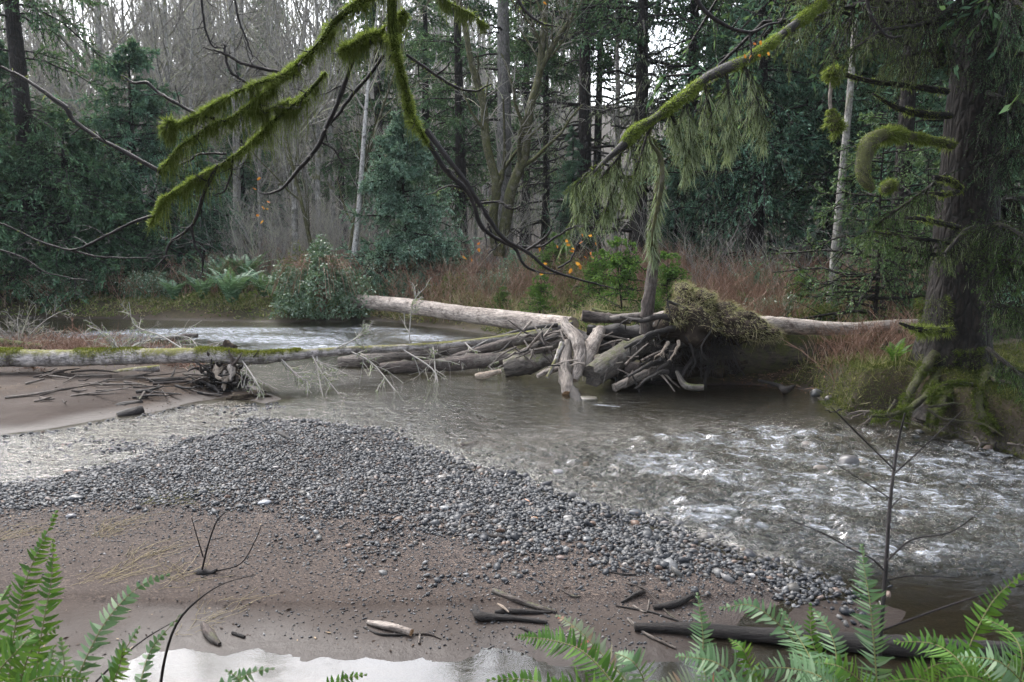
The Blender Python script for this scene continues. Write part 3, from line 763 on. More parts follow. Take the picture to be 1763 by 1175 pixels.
def tall(label, px, Y, h, **k):
    a = dict(h=h, r0=.3, cb=5, L0=2.8, nb=140, droop=.35, dead=20, ntw=24, per=14, lich=.08); a.update(k)
    return con(label, px, Y, a)
t1 = tall('slim hazy spruce rising directly behind the young blue green spruce', 655, 40, 17, cb=3, dead=0)
t2 = tall('dark spruce with drooping limbs just left of the grey trunk', 792, 35, 18, cb=2.5, L0=3.0, nb=130, dead=4)
t3 = dup(t1, gpos(735, 44), 2.2, 1.05, 'faint spruce seen through the gap left of the grey trunk')
t4 = tall('spruce with a slender black trunk right of the mossy maple', 938, 36, 19, cb=7, dead=34, L0=2.4, r0=.2)
t5 = tall('black trunked spruce with bare tiered limbs against the white sky', 1003, 32, 21, cb=9.5, dead=46, L0=3.0, nb=60, r0=.33, lich=.15)
t6 = dup(t4, gpos(1028, 34), 1.7, 1.05, 'thin dark spruce close beside the black trunked one')
t7 = tall('dark spruce trunk rising behind the standing snag', 1098, 29, 21, cb=8.0, dead=40, L0=3.2, nb=70, r0=.31, lich=.2)
t8 = tall('spruce with a full dark crown right of the sky gap', 1185, 31, 19, cb=2.0, L0=3.4, nb=150, dead=0, lich=.15)
t9 = con('dense blue grey spruce in the right half with hanging lichen', 1300, 27, dict(h=16, r0=.3, cb=.8, L0=3.6, nb=190, droop=.35, lich=.15, ntw=26, per=14), NB)
for lb, px, Y, rz, sc, src in [
    ('dense spruce filling the gap behind the moss knobbed branch', 1430, 29, 1.1, 1.1, t9), ('dark spruce behind the red brush on the right', 1240, 33, 2.7, 1.0, t9),
    ('spruce crown seen between the hooked mossy branch and the big trunk', 1540, 27, 4.1, 1.05, t8), ('dark spruce partly hidden behind the big right trunk', 1655, 22, .5, .9, t9),
    ('spruce crown filling the right edge behind the big trunk', 1775, 19, 3.3, .8, t8), ('tall spruce far behind the right thicket', 1370, 38, 5, 1.25, t8),
    ('spruce shading the right picture edge', 1880, 17, 1.9, .8, t9), ('dark spruce deep in the right wood', 1500, 36, 2.9, 1.3, t9),
    ('hazy spruce between the grey trunk and the black trunked spruce', 905, 47, .8, 1.0, t8),
    ('distant spruce with its top in the left sky gap', 480, 58, 1.5, 1.0, t8), ('distant spruce behind the white birch', 590, 52, 3.5, .9, t1), ('low dark spruce at the foot of the black trunked trees', 985, 31, 2, .36, t9), ('low dark spruce under the tall spruces right of the snag', 1165, 29, 2, .34, t9), ('small dark spruce on the far left slope between pale trunks', 420, 40, 2, .6, t9)]:
    dup(src, gpos(px, Y), rz, sc, lb)
# --- low hanging right spruces
tg = con('tall straight grey trunked spruce in the centre of the far bank', 866, 33, dict(h=25, r0=.36, cb=13, L0=2.6, nb=50, droop=.3, dead=26, ntw=16, per=8), tm=M_GREYBARK)
# --- bare alders
T, C = bare_tree(17, .17, (.01, .0), 34, .18, .22, 7, 5, n4=3, upl=.2)
alA = plant_tree('bare_alder', 'pale alder trunk with dark moss bands, tallest in the left wood', 'tree', gpos(296, 33), T, C, M_ALDER, [M_ALDER, M_TWIG])
T, C = bare_tree(15, .12, (-.02, .02), 30, .2, .22, 7, 5, sway=.3, n4=3, upl=.2)
alB = plant_tree('bare_alder', 'pale alder with slightly crooked trunk left of the hanging moss', 'tree', gpos(345, 35), T, C, M_ALDER, [M_ALDER, M_TWIG])
T, C = bare_tree(14, .14, (.05, .0), 26, .18, .26, 6, 5, sway=.3, n4=3)
alC = plant_tree('bare_alder', 'leafless alder with mossy stem beside the leaning white birch', 'tree', gpos(505, 30), T, C, M_ALDER, [M_ALDER, M_TWIG])
T, C = bare_tree(11, .12, (.14, .03), 12, .30, .20, 5, 6, sway=.25, n4=3)
bir = plant_tree('leaning_birch', 'white barked birch leaning to the right on the far bank', 'tree', gpos(597, 27.5), T, C, M_BIRCH, [M_TWIG, M_TWIG])
T, C = bare_tree(9, .10, (.22, .0), 22, .2, .3, 5, 4, sway=.6)
mo1 = plant_tree('mossy_sapling', 'slanting green mossed stem right of the white birch', 'tree', gpos(590, 28.5), T, C, M_MOSSBARK, [M_MOSSBARK, M_TWIG])
dup(mo1, gpos(545, 29), 2.6, .9, 'slanting green mossed stem left of the white birch')
# the two stemmed mossy maple in the centre
mp = thing('mossy_maple', 'yellow mossed maple forking into two crooked stems beside the grey trunk', 'tree', gpos(858, 29.5))
b0 = gpos(858, 29.5)
def stemp(pl, Y, r0, r1):
    p = [at(a, b, Y + dy) for a, b, dy in pl]; n = len(p)
    return np.array([[*(q), r0+(r1-r0)*k/(n-1)] for k, q in enumerate(p)])
g = G(); C = G()
for pl, r0 in [([(858, 440, 0), (848, 380, 0), (855, 320, 0), (838, 250, .2), (832, 180, .3), (812, 110, .2), (800, 40, .3), (775, -60, .5), (760, -200, .5)], .20),
               ([(858, 440, 0), (872, 380, -.2), (880, 330, -.4), (905, 260, -.4), (912, 190, -.5), (928, 130, -.4), (935, 60, -.6), (942, -30, -.6), (950, -200, -.6)], .22),
               ([(926, 130, -.4), (955, 75, -.8), (985, 30, -1), (1010, 0, -1), (1060, -80, -1)], .10), ([(930, 110, -.4), (965, 55, .2), (975, 10, .4), (990, -80, .4)], .09)]:
    c = stemp(pl, 29.5, r0, r0*.35)
    log_mesh(g, c, 30, 9, .16, int(RNG.integers(99)))
    c2 = spline(c, 18)
    P1, R1 = grow(c2[None, :, :3], c2[None, :, 3], 14, .22, .9, K=6, t0=.15, up=.3, curl=.5, rr=.45)
    tubes(C, P1, np.maximum(R1, .012), 4, 0)
    P2, R2 = grow(P1, R1, 6, .45, .8, K=5, up=.1, curl=.5); tubes(C, P2, np.maximum(R2, .007), 3, 1)
    P3, R3 = grow(P2, R2, 5, .45, .8, K=4, up=.1, curl=.5); tubes(C, P3, np.maximum(R3, .005), 3, 1)
local(g, b0).obj('trunk', M_MOSSBARK, mp); local(C, b0).obj('crown', [M_MOSSBARK, M_TWIG], mp, smooth=False)
# more alders, told apart only as a stand
ALG = 'bare alders of the hazy left wood'
aR = np.random.default_rng(5)
spots = [(190, 36), (222, 43), (262, 41), (322, 45), (372, 39), (392, 50), (418, 44), (447, 37), (470, 52), (488, 42), (527, 46), (548, 38), (566, 55), (615, 47), (160, 50), (118, 44), (85, 55), (640, 56), (680, 50), (705, 60), (-30, 42), (30, 47), (-110, 38), (280, 58), (350, 62), (440, 66), (520, 64), (240, 66), (600, 68), (205, 39), (250, 46), (275, 49), (305, 38), (330, 52), (365, 45), (385, 58), (405, 38), (430, 52), (455, 60), (480, 47), (500, 57), (540, 52), (575, 44), (175, 44), (150, 60), (100, 48), (50, 62), (-60, 50), (215, 56), (255, 62), (310, 66), (420, 70), (495, 70), (560, 72), (770, 58), (818, 46), (830, 64), (900, 62), (965, 50), (1220, 60), (985, 68), (140, 66), (60, 68), (0, 60)]
for i, (px, Y) in enumerate(spots):
    src = [alA, alB, alC][i % 3]
    lb = 'leafless pale alder in the misty stand behind the left spruces' if px < 750 else 'leafless hazy alder seen between the dark spruce trunks'
    dup(src, gpos(px, Y), aR.random()*6.28, .85+.5*aR.random(), lb, ALG if px < 750 else 'bare alders behind the dark spruces', (aR.normal()*.03, aR.normal()*.03))
T, C = bare_tree(13, .12, (0, 0), 14, .6, .2, 6, 5, sway=.2, n4=2)
plant_tree('bare_alder', 'white and moss barked alder behind the moss knobbed branch', 'tree', gpos(1440, 19.5), T, C, M_ALDER, [M_ALDER, M_TWIG])
for lb, px, Y, rz, sc in [('thin mossed alder beside the black trunked spruce', 1058, 30, 1.1, .8)]:
    dup(alA, gpos(px, Y), rz, sc, lb)
T, C = conifer(h=16, r0=.24, cb=9, L0=1.5, nb=26, droop=.3, dead=10, ntw=8, per=4)
plant_tree('conifer', 'reddish bare trunk between the hooked mossy branch and the big spruce', 'tree', gpos(1546, 19), T, C, M_SPRUCEBARK, NM)

# --- far wood behind everything, reads as one mass
g = G()
n = 620
fx = RNG.uniform(-75, 75, n); fy = RNG.uniform(72, 120, n); k = (fx/fy < .08) | (fx/fy > .24); fx, fy = fx[k], fy[k]; n = len(fx); fz = terrain(fx, fy)
K = 5; t = np.linspace(0, 1, K)
hh = RNG.uniform(13, 26, n)
P = np.stack([fx[:, None] + (RNG.normal(size=n)*.6)[:, None]*t, fy[:, None]+0*t, fz[:, None]+hh[:, None]*t], 2)
R = (.16+.1*RNG.random(n))[:, None]*(1-.85*t)
tubes(g, P, R, 4, 0)
P1, R1 = grow(P, R, 22, .22, .8, K=4, t0=.15, up=.4, curl=.3)
tubes(g, P1, np.maximum(R1, .03), 3, 1)
P2, R2 = grow(P1, R1, 7, .55, .8, K=3, t0=.1, up=.2, curl=.4)
tubes(g, P2, np.maximum(R2, .022), 3, 1)
g.obj('distant_woods', [M_ALDER, M_TWIG], smooth=False, kind='stuff')

# ================================================================== undergrowth
M_MOSSBANK = leafy('bank_moss', (.03, .036, .01, 1), (.12, .13, .03, 1), .25, c3=(.30, .28, .09, 1), big=2.5)
def brush(n, region, h0, h1, per=6, seed=0, lean=.35, r=.006, mi=0, g=None, mi2=0):
    x, y = region(n)
    z = terrain(x, y) - .03; k = len(x)
    h = RNG.uniform(h0, h1, k); K = 6; t = np.linspace(0, 1, K)
    d = RNG.normal(size=(k, 2))*lean; b = RNG.normal(size=(k, 2))*lean*.6
    P = np.stack([x[:, None] + h[:, None]*(d[:, :1]*t + b[:, :1]*t*t), y[:, None] + h[:, None]*(d[:, 1:]*t + b[:, 1:]*t*t), z[:, None] + h[:, None]*(t - .18*(np.abs(d[:, :1])+.3)*t*t)], 2)
    R = r*(1-.6*t)[None]*(0.7+.6*RNG.random(k))[:, None]
    tubes(g, P, R, 3, mi)
    if per:
        P1, R1 = grow(P, R, per, .32, .7, K=4, t0=.25, up=.25, curl=.35, rr=.7)
        tubes(g, P1, np.maximum(R1, r*.45), 3, mi2)
def reg(pxa, pxb, Ya, Yb, cl=.0, off=.25):
    def f(n):
        Y = RNG.uniform(Ya, Yb, n); px = RNG.uniform(pxa, pxb, n)
        x = (px-CX)/FPX*Y*1.01
        k = (sdf(FARB, x, Y) > off) & (fbm(x*.55, Y*.55, 0, 3, 5)*1.6 > cl-.35+.5*RNG.normal(size=n)*.3)
        return x[k], Y[k]
    return f
g = G()
brush(3400, reg(600, 1180, 21.5, 32, .35), .6, 1.7, 7, g=g); brush(3000, reg(1180, 1640, 16.8, 27, .3), .5, 1.5, 7, g=g); brush(1200, reg(180, 700, 25.6, 33, .3), .5, 1.6, 6, g=g)
brush(700, reg(-60, 260, 25.5, 30, .3), .4, 1.2, 6, g=g); brush(500, reg(1390, 1620, 13.2, 16, .3), .3, .9, 6, g=g)

brush(500, reg(1160, 1560, 16.3, 18.5, .2), .3, .9, 6, g=g)
g.obj('red_brush_thicket', M_BRUSH, smooth=False, kind='stuff')
g = G()
brush(900, reg(250, 900, 28, 36, .3), 1.5, 3.6, 9, g=g, r=.009); brush(450, reg(900, 1600, 26, 33, .4), 1.2, 3.2, 9, g=g, r=.009); brush(150, reg(1180, 1500, 21, 26, .4), 1.0, 2.4, 9, g=g, r=.008)
brush(1500, lambda n: (lambda Y, p: ((p-CX)/FPX*Y, Y))(RNG.uniform(36, 62, n), RNG.uniform(-100, 1800, n)), 1.5, 4.2, 7, g=g, r=.013)
g.obj('grey_twig_thicket', M_TWIG, smooth=False, kind='stuff')
def leafmat(n, region, h, ll, lw, mat, name, clump=1.0, up=.4):
    x, y = region(n); z0 = terrain(x, y)
    top = h*np.clip(.35 + clump*fbm(x*.9, y*.9, 0, 3, 17), .05, 1.3)
    z = z0 + top*RNG.random(len(x))**.6
    D = rand_dirs(len(x), up); S = norm(np.cross(D, rand_dirs(len(x))))
    g = G(); blades(g, np.stack([x, y, z], 1), D, S, ll*(.5+RNG.random(len(x))), lw*(.6+.8*RNG.random(len(x))))
    return g.obj(name, mat, smooth=False, kind='stuff')
leafmat(60000, reg(-80, 1650, 16.5, 34, .0, .15), .55, .13, .018, M_GROUNDLEAF, 'low_ground_cover', 1.2)
leafmat(26000, reg(600, 1650, 16, 28, .1, .1), .35, .16, .010, M_GRASS, 'bank_grass', 1.0, .9)
leafmat(16000, reg(640, 1180, 17.5, 24, .3, .1), .55, .30, .007, M_STRAW, 'tan_bank_grass', 1.3, 1.4)
leafmat(14000, reg(150, 640, 24.5, 27.5, .2, .02), .16, .10, .010, M_GRASS, 'mossy_shore_grass', 1.0, .9)
leafmat(120000, lambda n: (lambda x, y: (x[(sdf(FARB, x, y) > .08)], y[(sdf(FARB, x, y) > .08)]))(RNG.uniform(4.4, 11, n), RNG.uniform(8.6, 14.6, n)), .10, .045, .006, M_MOSSBANK, 'moss_bank_carpet', .45, .5)
leafmat(110000, lambda n: (lambda x, y: (x[(sdf(FARB, x, y) > -.04)], y[(sdf(FARB, x, y) > -.04)]))(RNG.uniform(4.3, 9.4, n), RNG.uniform(9.2, 13.2, n)), .06, .035, .0045, M_MOSSBANK, 'moss_bank_pile', .3, .3)
leafmat(5000, lambda n: (lambda x, y: (x[(sdf(FARB, x, y) > .1) & (fbm(x*1.3, y*1.3, 0, 3, 9) > .05)], y[(sdf(FARB, x, y) > .1) & (fbm(x*1.3, y*1.3, 0, 3, 9) > .05)]))(RNG.uniform(4.2, 7.5, n), RNG.uniform(11.6, 15, n)), .16, .2, .004, M_GRASS, 'bank_straw_tufts', 1.1, .9)

# --- sword ferns on the far bank
def frond_mesh(g, base, az, L, w, arch=.55, np_=16, mi=0, mi2=1):
    t = np.linspace(0, 1, 9); el0 = 1.38; 
    d = np.array([math.cos(az), math.sin(az), 0]); P = [np.array(base, float)]
    for k in range(8):
        el = el0 - arch*2.2*(k/7)
        P.append(P[-1] + (d*math.cos(el) + np.array([0, 0, math.sin(el)]))*L/8)
    P = np.array(P)
    tubes(g, P[None], (.006*L*(1-.7*t))[None], 3, mi2)
    u = np.linspace(.12, .99, np_); i = np.minimum((u*8).astype(int), 7); f = (u*8-i)[:, None]
    B = P[i]*(1-f)+P[i+1]*f; T = norm(P[i+1]-P[i]); S0 = np.array([-math.sin(az), math.cos(az), 0])
    prof = np.sin(np.clip(u*1.05, 0, 1)*math.pi*.80+.45)*w*1.25
    for s in (-1, 1):
        D = norm(S0*s + T*.35 + np.array([0, 0, -.15])); N = np.cross(T, S0)
        blades(g, B, D, norm(T + .1*N), prof*(.9+.2*RNG.random(np_)), np.full(np_, L/np_*.42), mi, .3)
def fern_clump(nf, L, name='sword_fern', mats=(M_FERN, M_DARKTWIG), label='', pos=(0, 0, 0), group=None):
    o = thing(name, label, 'fern', pos, group)
    for k in range(nf):
        g = G(); frond_mesh(g, (0, 0, 0), k*6.283/nf + RNG.random()*.5, L*(.75+.45*RNG.random()), L*.13, .42+.25*RNG.random())
        g.obj('frond', list(mats), o, smooth=False)
    return o
M_FERNFAR = leafy('far_fern', (0.07, 0.15, 0.08, 1), (0.17, 0.32, 0.18, 1), .25, .4, c3=(.34, .50, .34, 1), spec=.5)
f0 = fern_clump(20, 1.5, mats=(M_FERNFAR, M_DARKTWIG), label='largest sword fern at the centre of the left fern bank', pos=onto(400, 528))
f1 = fern_clump(16, 1.2, mats=(M_FERNFAR, M_DARKTWIG), label='sword fern with raised fronds just right of the largest one', pos=onto(455, 516))
FG = 'sword ferns on the far bank'
for lb, px, py, sc, src in [('sword fern behind and left of the largest one', 350, 520, .95, f1), ('small sword fern at the left end of the fern bank', 300, 520, .8, f1), ('sword fern highest on the bank above the largest one', 420, 500, 1.1, f0), ('broad sword fern behind the largest one towards the dark spruces', 375, 503, 1.05, f0), ('sword fern tucked against the left side of the bramble mound', 478, 525, .75, f1),
                            ('sword fern against the bramble mound', 482, 500, .8, f1), ('dark sword fern right of the bramble mound', 668, 490, .8, f0), ('dark sword fern under the young spruce', 712, 482, .85, f1),
                            ('bright fern tuft on the grassy bank above the long log', 790, 492, .6, f1), ('sword fern right of the root mound in the red brush', 1350, 508, .75, f0), ('small sword fern in the brush behind the big log', 1440, 530, .5, f1), ('fern tuft between pale grass clumps on the middle bank', 860, 500, .5, f0)]:
    dup(src, onto(px, py), RNG.random()*6, sc, lb, FG)
f0['group'] = FG; f1['group'] = FG
fr = fern_clump(9, .5, mats=(M_FERN, M_DARKTWIG), label='green fern growing on the bank left of the big spruce roots', pos=onto(1540, 628))
dup(fr, onto(1275, 545)+np.array([0, -.1, .35]), 1., .8, 'small green fern growing from the upturned root mound')

# --- fresh green hemlock saplings
def sapling(h, L0, nb): return conifer(h=h, r0=.03, cb=.12, L0=L0, nb=nb, droop=.12, ntw=12, per=9, nl=.07, nw=.012, tp=.75, hang=0.)
T, C = sapling(2.3, 1.0, 80)
s0 = plant_tree('hemlock_sapling', 'bright yellow green hemlock sapling left of the standing snag', 'tree', gpos(1070, 19.3), T, C, M_SPRUCEBARK, [M_NEEDLE_FRESH, M_SPRUCEBARK, M_LICHEN])
for lb, px, Y, sc in [('small bright hemlock sapling on the grassy middle bank', 932, 21, .62), ('bright hemlock sapling right of the standing snag', 1152, 19, .85), ('fresh green sapling at the foot of the grey trunk', 955, 25, .9), ('tiny bright sapling above the long pale log', 865, 22.3, .4), ('bright sapling behind the one left of the snag', 1035, 22, .8), ('low bright sapling at the upper edge of the root mound', 1130, 17.8, .5), ('small green sapling among the red stems right of the root mound', 1385, 19.5, .55)]:
    dup(s0, gpos(px, Y), RNG.random()*6, sc, lb)
T, C = conifer(h=4.5, r0=.05, cb=.3, L0=1.9, nb=70, droop=.2, ntw=16, per=9, nl=.08, nw=.012, tp=.6)
s1 = plant_tree('young_hemlock', 'young green hemlock with flat sprays beside the big spruce trunk', 'tree', gpos(1515, 16.5), T, C, M_SPRUCEBARK, [leafy('soft_hemlock_needles', (.06, .12, .06, 1), (.15, .25, .12, 1), .3, c3=(.28, .38, .2, 1)), M_SPRUCEBARK, M_LICHEN])
dup(s1, gpos(1590, 17.5), 2, .9, 'young green hemlock partly behind the big spruce trunk')

# --- evergreen bushes low on the far bank
def bush(lb, px, Y, rx, rz, n, mat, ll=.07):
    p = gpos(px, Y); o = thing('evergreen_bush', lb, 'bush', p)
    dd = rand_dirs(n, .3); rr = (.35+.65*RNG.random(n)**.5)*(.9+.9*fbm(dd[:, 0]*2+px, dd[:, 1]*2, dd[:, 2]*2, 3, 18)); B = dd*rr[:, None]*np.array([rx, rx*.8, rz])+np.array([0, 0, rz*.6]); k = B[:, 2] > 0; B = B[k]; D = rand_dirs(len(B), .3)
    g = G(); blades(g, B, D, norm(np.cross(D, rand_dirs(len(B)))), ll*(.5+RNG.random(len(B))), np.full(len(B), ll*.28)); g.obj('foliage', mat, o, smooth=False)
    m = 14; t = np.linspace(0, 1, 6); az = RNG.random(m)*6.28; P = np.stack([np.cos(az)[:, None]*rx*.8*t, np.sin(az)[:, None]*rx*.6*t, rz*(.9+.4*RNG.random(m))[:, None]*t**.8], 2); g = G(); tubes(g, P, np.full((m, 6), .012)*(1-.7*t), 4); g.obj('stem', M_BRUSH, o, smooth=False)
for i, (lb, px, Y, rx, rz) in enumerate([('dark leafy bush at the water left of the fern bank', 250, 26.3, .9, .7), ('pale leafed bush in the brush above the long log', 770, 24.5, .7, .6), ('dark green bush under the young blue green spruce', 690, 25.5, 1.0, .6), ('mid green bush between the long log and the grey trunk', 835, 25, .9, .7), ('dull green bush behind the bright saplings', 1000, 24, .9, .8), ('leafy green bush behind the root mound', 1240, 18.5, .6, .5), ('dark green bush in the red stems behind the big fallen trunk', 1345, 18.2, .7, .55), ('yellow green bush against the fallen trunk at right', 1420, 17.6, .5, .4), ('pale green bush deep in the red brush', 1300, 22, .8, .8), ('dark bush under the left spruces at the waterline', 90, 25.8, 1.4, .8), ('green bush on the slope above the bramble mound', 520, 27, 1.0, .9), ('dark bush left of the snag at the forest edge', 900, 27, 1.2, 1.0)]):
    bush(lb, px, Y, rx, rz, 2600, [M_IVY, M_GROUNDLEAF, M_NEEDLE_BLUE][i % 3])
# --- bramble and ivy mound
pb = onto(555, 545)
o = thing('bramble_mound', 'rounded mound of pale green bramble leaves overhanging the water', 'bush', pb)
g = G(); n = 15000
dd = rand_dirs(n, .5); rr = (.55+.45*RNG.random(n)**.5) * (.95+.75*fbm(dd[:, 0]*2.2, dd[:, 1]*2.2, dd[:, 2]*2.2, 4, 8))
B = dd*rr[:, None]*np.array([1.35, 1.0, 1.55]) + np.array([0, 0, .35]); k = B[:, 2] > .02; B = B[k]; dd = dd[k]; n = len(B)
D = norm(dd*.6 + rand_dirs(n) + np.array([0, 0, -.5])); blades(g, B, D, norm(np.cross(D, rand_dirs(n))), .095*(.6+.7*RNG.random(n)), .030*(.7+.6*RNG.random(n)))
g.obj('foliage', M_IVY, o, smooth=False)
g = G(); n = 130; az = RNG.random(n)*6.28; t = np.linspace(0, 1, 7); rad = .4+1.0*RNG.random(n)
P = np.stack([np.cos(az)[:, None]*rad[:, None]*t*1.2, np.sin(az)[:, None]*rad[:, None]*t, (1.5+.5*RNG.random(n))[:, None]*np.sin(t*2.7)*.95], 2)
tubes(g, P, np.full((n, 7), .006), 3); g.obj('stem', M_BRUSH, o, smooth=False)
# ================================================================== logs and the jam
def lg(name, label, cat, pl, mat, n=30, sides=14, rough=.09, cut=None, knots=3, group=None, seed=None, jag=0., caps=(True, True), stubs=0, stubmat=None):
    """a log laid along photo points (px, py, distance, half width in px)"""
    pts = np.array([[*at(a, b, Y), r*Y/FPX] for a, b, Y, r in pl])
    loc = pts[:, :3].mean(0)
    if name == 'jam_log': rough, knots, jag, n = rough*1.5, knots+3, max(jag, .5), int(n*1.5)
    g = G(); seed = int(RNG.integers(99)) if seed is None else seed
    log_mesh(g, pts, n, sides, rough, seed, 0, 1 if cut else None, caps, jag, knots)
    o = local(g, loc).obj(name, [mat, cut] if cut else [mat]); o.location = tuple(loc)
    tag(o, label, cat, group)
    if stubs:
        c = spline(pts, 30); P1, R1 = grow(c[None, :, :3], c[None, :, 3], stubs, .10, 1.2, K=5, t0=.1, up=.0, curl=.3, rr=.3)
        for k in range(stubs):
            s = G(); log_mesh(s, np.concatenate([P1[k], R1[k][:, None]], 1), 6, 6, .1, k); local(s, loc).obj('branch_stub', stubmat or mat, o)
    return o
def lichened(o, P, R, n, l=.12, mat=None, name='lichen', loc=(0, 0, 0), hang=.8, wd=.008):
    g = G(); M, K = P.shape[:2]
    m = RNG.integers(0, M, n); t = RNG.random(n)*(K-1); i = np.minimum(t.astype(int), K-2); f = (t-i)[:, None]
    B = P[m, i]*(1-f)+P[m, i+1]*f; D = norm(rand_dirs(n)+np.array([0, 0, -hang])); B = B + D*R[m, i][:, None]*.6
    blades(g, B, D, norm(np.cross(D, rand_dirs(n))), l*(.4+RNG.random(n)), np.full(n, wd))
    return local(g, loc).obj(name, mat or M_LICHEN, o, smooth=False, kind='stuff')

lg('fallen_log', 'long straight pale grey log lying along the far bank', 'log', [(612, 519, 24.2, 12), (700, 527, 22.8, 13), (800, 541, 21.2, 14), (900, 553, 19.8, 16), (985, 563, 18.6, 17)], M_LOGPALE, 40, 16, .06, M_CUTPALE, 5)
# the long fallen alder from the left edge across the water
NEWY = [(-120, 15.0), (0, 14.9), (120, 14.8), (250, 14.5), (350, 14.2), (430, 14.1), (500, 14.4), (600, 15.1), (720, 15.9), (830, 16.5), (920, 16.9)]
apl = [(-120, 622, 15.0, 17), (0, 617, 14.9, 16), (120, 617, 14.8, 15), (250, 614, 14.5, 14), (350, 612, 14.2, 13), (430, 617, 14.1, 11), (500, 612, 14.4, 9), (600, 604, 15.1, 7.5), (720, 598, 15.9, 6.5), (830, 588, 16.6, 6), (920, 573, 16.9, 5), (985, 556, 17.2, 4)]
pts = np.array([[*at(a, b, Y), r*Y/FPX] for a, b, Y, r in apl]); loc = pts[3, :3]
o = thing('fallen_alder', 'long mossy white barked alder fallen from the left edge towards the jam', 'tree', loc)
g = G(); log_mesh(g, pts, 80, 14, .10, 11, knots=9); local(g, loc).obj('trunk', M_LOGALDER, o)
c = spline(pts, 90)
g = G(); n = 20000; i = RNG.integers(0, 50, n); keepm = fbm(i*.13, 0*i, 0, 2, 4) > -.12; i = i[keepm]; n = len(i)
az = RNG.normal(size=n)*.8; rr = c[i, 3]*.95
B = c[i, :3] + np.stack([RNG.normal(size=n)*.05, np.sin(az)*rr, np.cos(az)*rr], 1); D = norm(np.stack([RNG.normal(size=n)*.5, np.sin(az), np.cos(az)+.1], 1)); 
blades(g, B, D, norm(np.cross(D, rand_dirs(n))), .045*(.5+RNG.random(n)), np.full(n, .005)); local(g, loc).obj('moss', leafy('log_moss', (.06, .065, .012, 1), (.20, .20, .03, 1), .35, c3=(.40, .38, .09, 1)), o, smooth=False)
for bl in [[(410, 612, 15.7), (430, 640, 15.3), (445, 665, 14.9), (458, 690, 14.5)], [(478, 612, 15.7), (505, 640, 15.4), (530, 660, 15.2), (535, 668, 15.1)], [(535, 608, 15.8), (552, 640, 15.4), (570, 662, 15.1), (592, 690, 14.8)],
           [(545, 608, 15.8), (548, 645, 15.3), (560, 700, 14.5)], [(600, 604, 16), (640, 625, 15.6), (680, 672, 15), (702, 700, 14.6)], [(690, 600, 16.2), (748, 640, 15.6), (752, 690, 14.9), (764, 720, 14.5)], [(745, 596, 16.3), (748, 620, 15.8), (755, 680, 14.9), (790, 700, 14.6)],
           [(800, 590, 16.4), (830, 620, 15.9), (850, 640, 15.6), (862, 662, 15.2)], [(705, 598, 16.3), (706, 560, 16.4), (712, 520, 16.5), (735, 492, 16.5)], [(565, 606, 15.9), (610, 585, 16.1), (640, 560, 16.3)], [(840, 586, 16.6), (790, 610, 16.3), (730, 630, 16)], [(215, 614, 15.6), (240, 590, 15.9), (320, 580, 16.3), (350, 615, 15.6)], [(210, 616, 15.6), (190, 580, 15.8), (150, 560, 16)], [(330, 612, 15.6), (280, 580, 15.9), (232, 560, 16.2), (222, 520, 16.4)]]:
    dy = np.interp(bl[0][0], *zip(*NEWY)) - bl[0][2]; bl = [(a, b, max(Y + dy, 13.4)) for a, b, Y in bl]
    p = spline([at(*q) for q in bl], 14); r = .017*np.linspace(1, .3, 14)
    g = G(); tubes(g, p[None], r[None], 6); P1, R1 = grow(p[None], r[None], 12, .35, .8, K=6, t0=.1, up=-.15, curl=.45, rr=.7); tubes(g, P1, np.maximum(R1, .006), 4)
    P2, R2 = grow(P1, R1, 4, .5, .8, K=4, up=-.1, curl=.5, rr=.8); tubes(g, P2, np.maximum(R2, .004), 3)
    b = local(g, loc).obj('branch', M_TWIG, o, smooth=False)
    lichened(b, P1, R1, 130, .06, loc=loc, wd=.008); 
lg('small_log', 'short moss covered log at the left edge behind the fallen alder', 'log', [(-60, 585, 17.2, 8), (0, 590, 17.2, 8), (76, 600, 17.0, 7)], M_MOSSBARK, 12, 10, .1)
lg('small_log', 'bare grey log just under the mossy one at the left edge', 'log', [(-50, 598, 16.8, 8), (70, 612, 16.6, 6)], M_LOGGREY, 12, 10, .1)
lg('wet_log', 'thin pale pole under the fallen alder on the spit', 'log', [(170, 652, 14.9, 5), (215, 642, 15.0, 7), (275, 634, 15.2, 6)], M_LOGALDER, 12, 8, .12)
lg('black_log', 'longer of the two black logs at the edge of the sand spit', 'log', [(160, 720, 12.5, 7), (200, 704, 12.7, 9), (245, 694, 12.9, 6)], M_DARKLOG, 14, 10, .16, jag=.5)
lg('black_log', 'shorter black log with a pale end at the edge of the sand spit', 'log', [(203, 720, 12.2, 10), (225, 712, 12.3, 10), (247, 704, 12.4, 6)], M_DARKLOG, 12, 10, .14, M_CUTPALE)
lg('driftwood', 'flat brown piece of driftwood on the water above the gravel bar', 'driftwood', [(779, 770, 10.7, 3), (800, 768, 10.6, 6), (822, 763, 10.75, 4)], M_LOGBROWN, 12, 9, .3, jag=.8)
lg('driftwood', 'brown driftwood lump in the white water on the left', 'driftwood', [(286, 586, 19.0, 3), (315, 580, 19.2, 5), (340, 578, 19.2, 4)], M_LOGBROWN, 12, 9, .2)
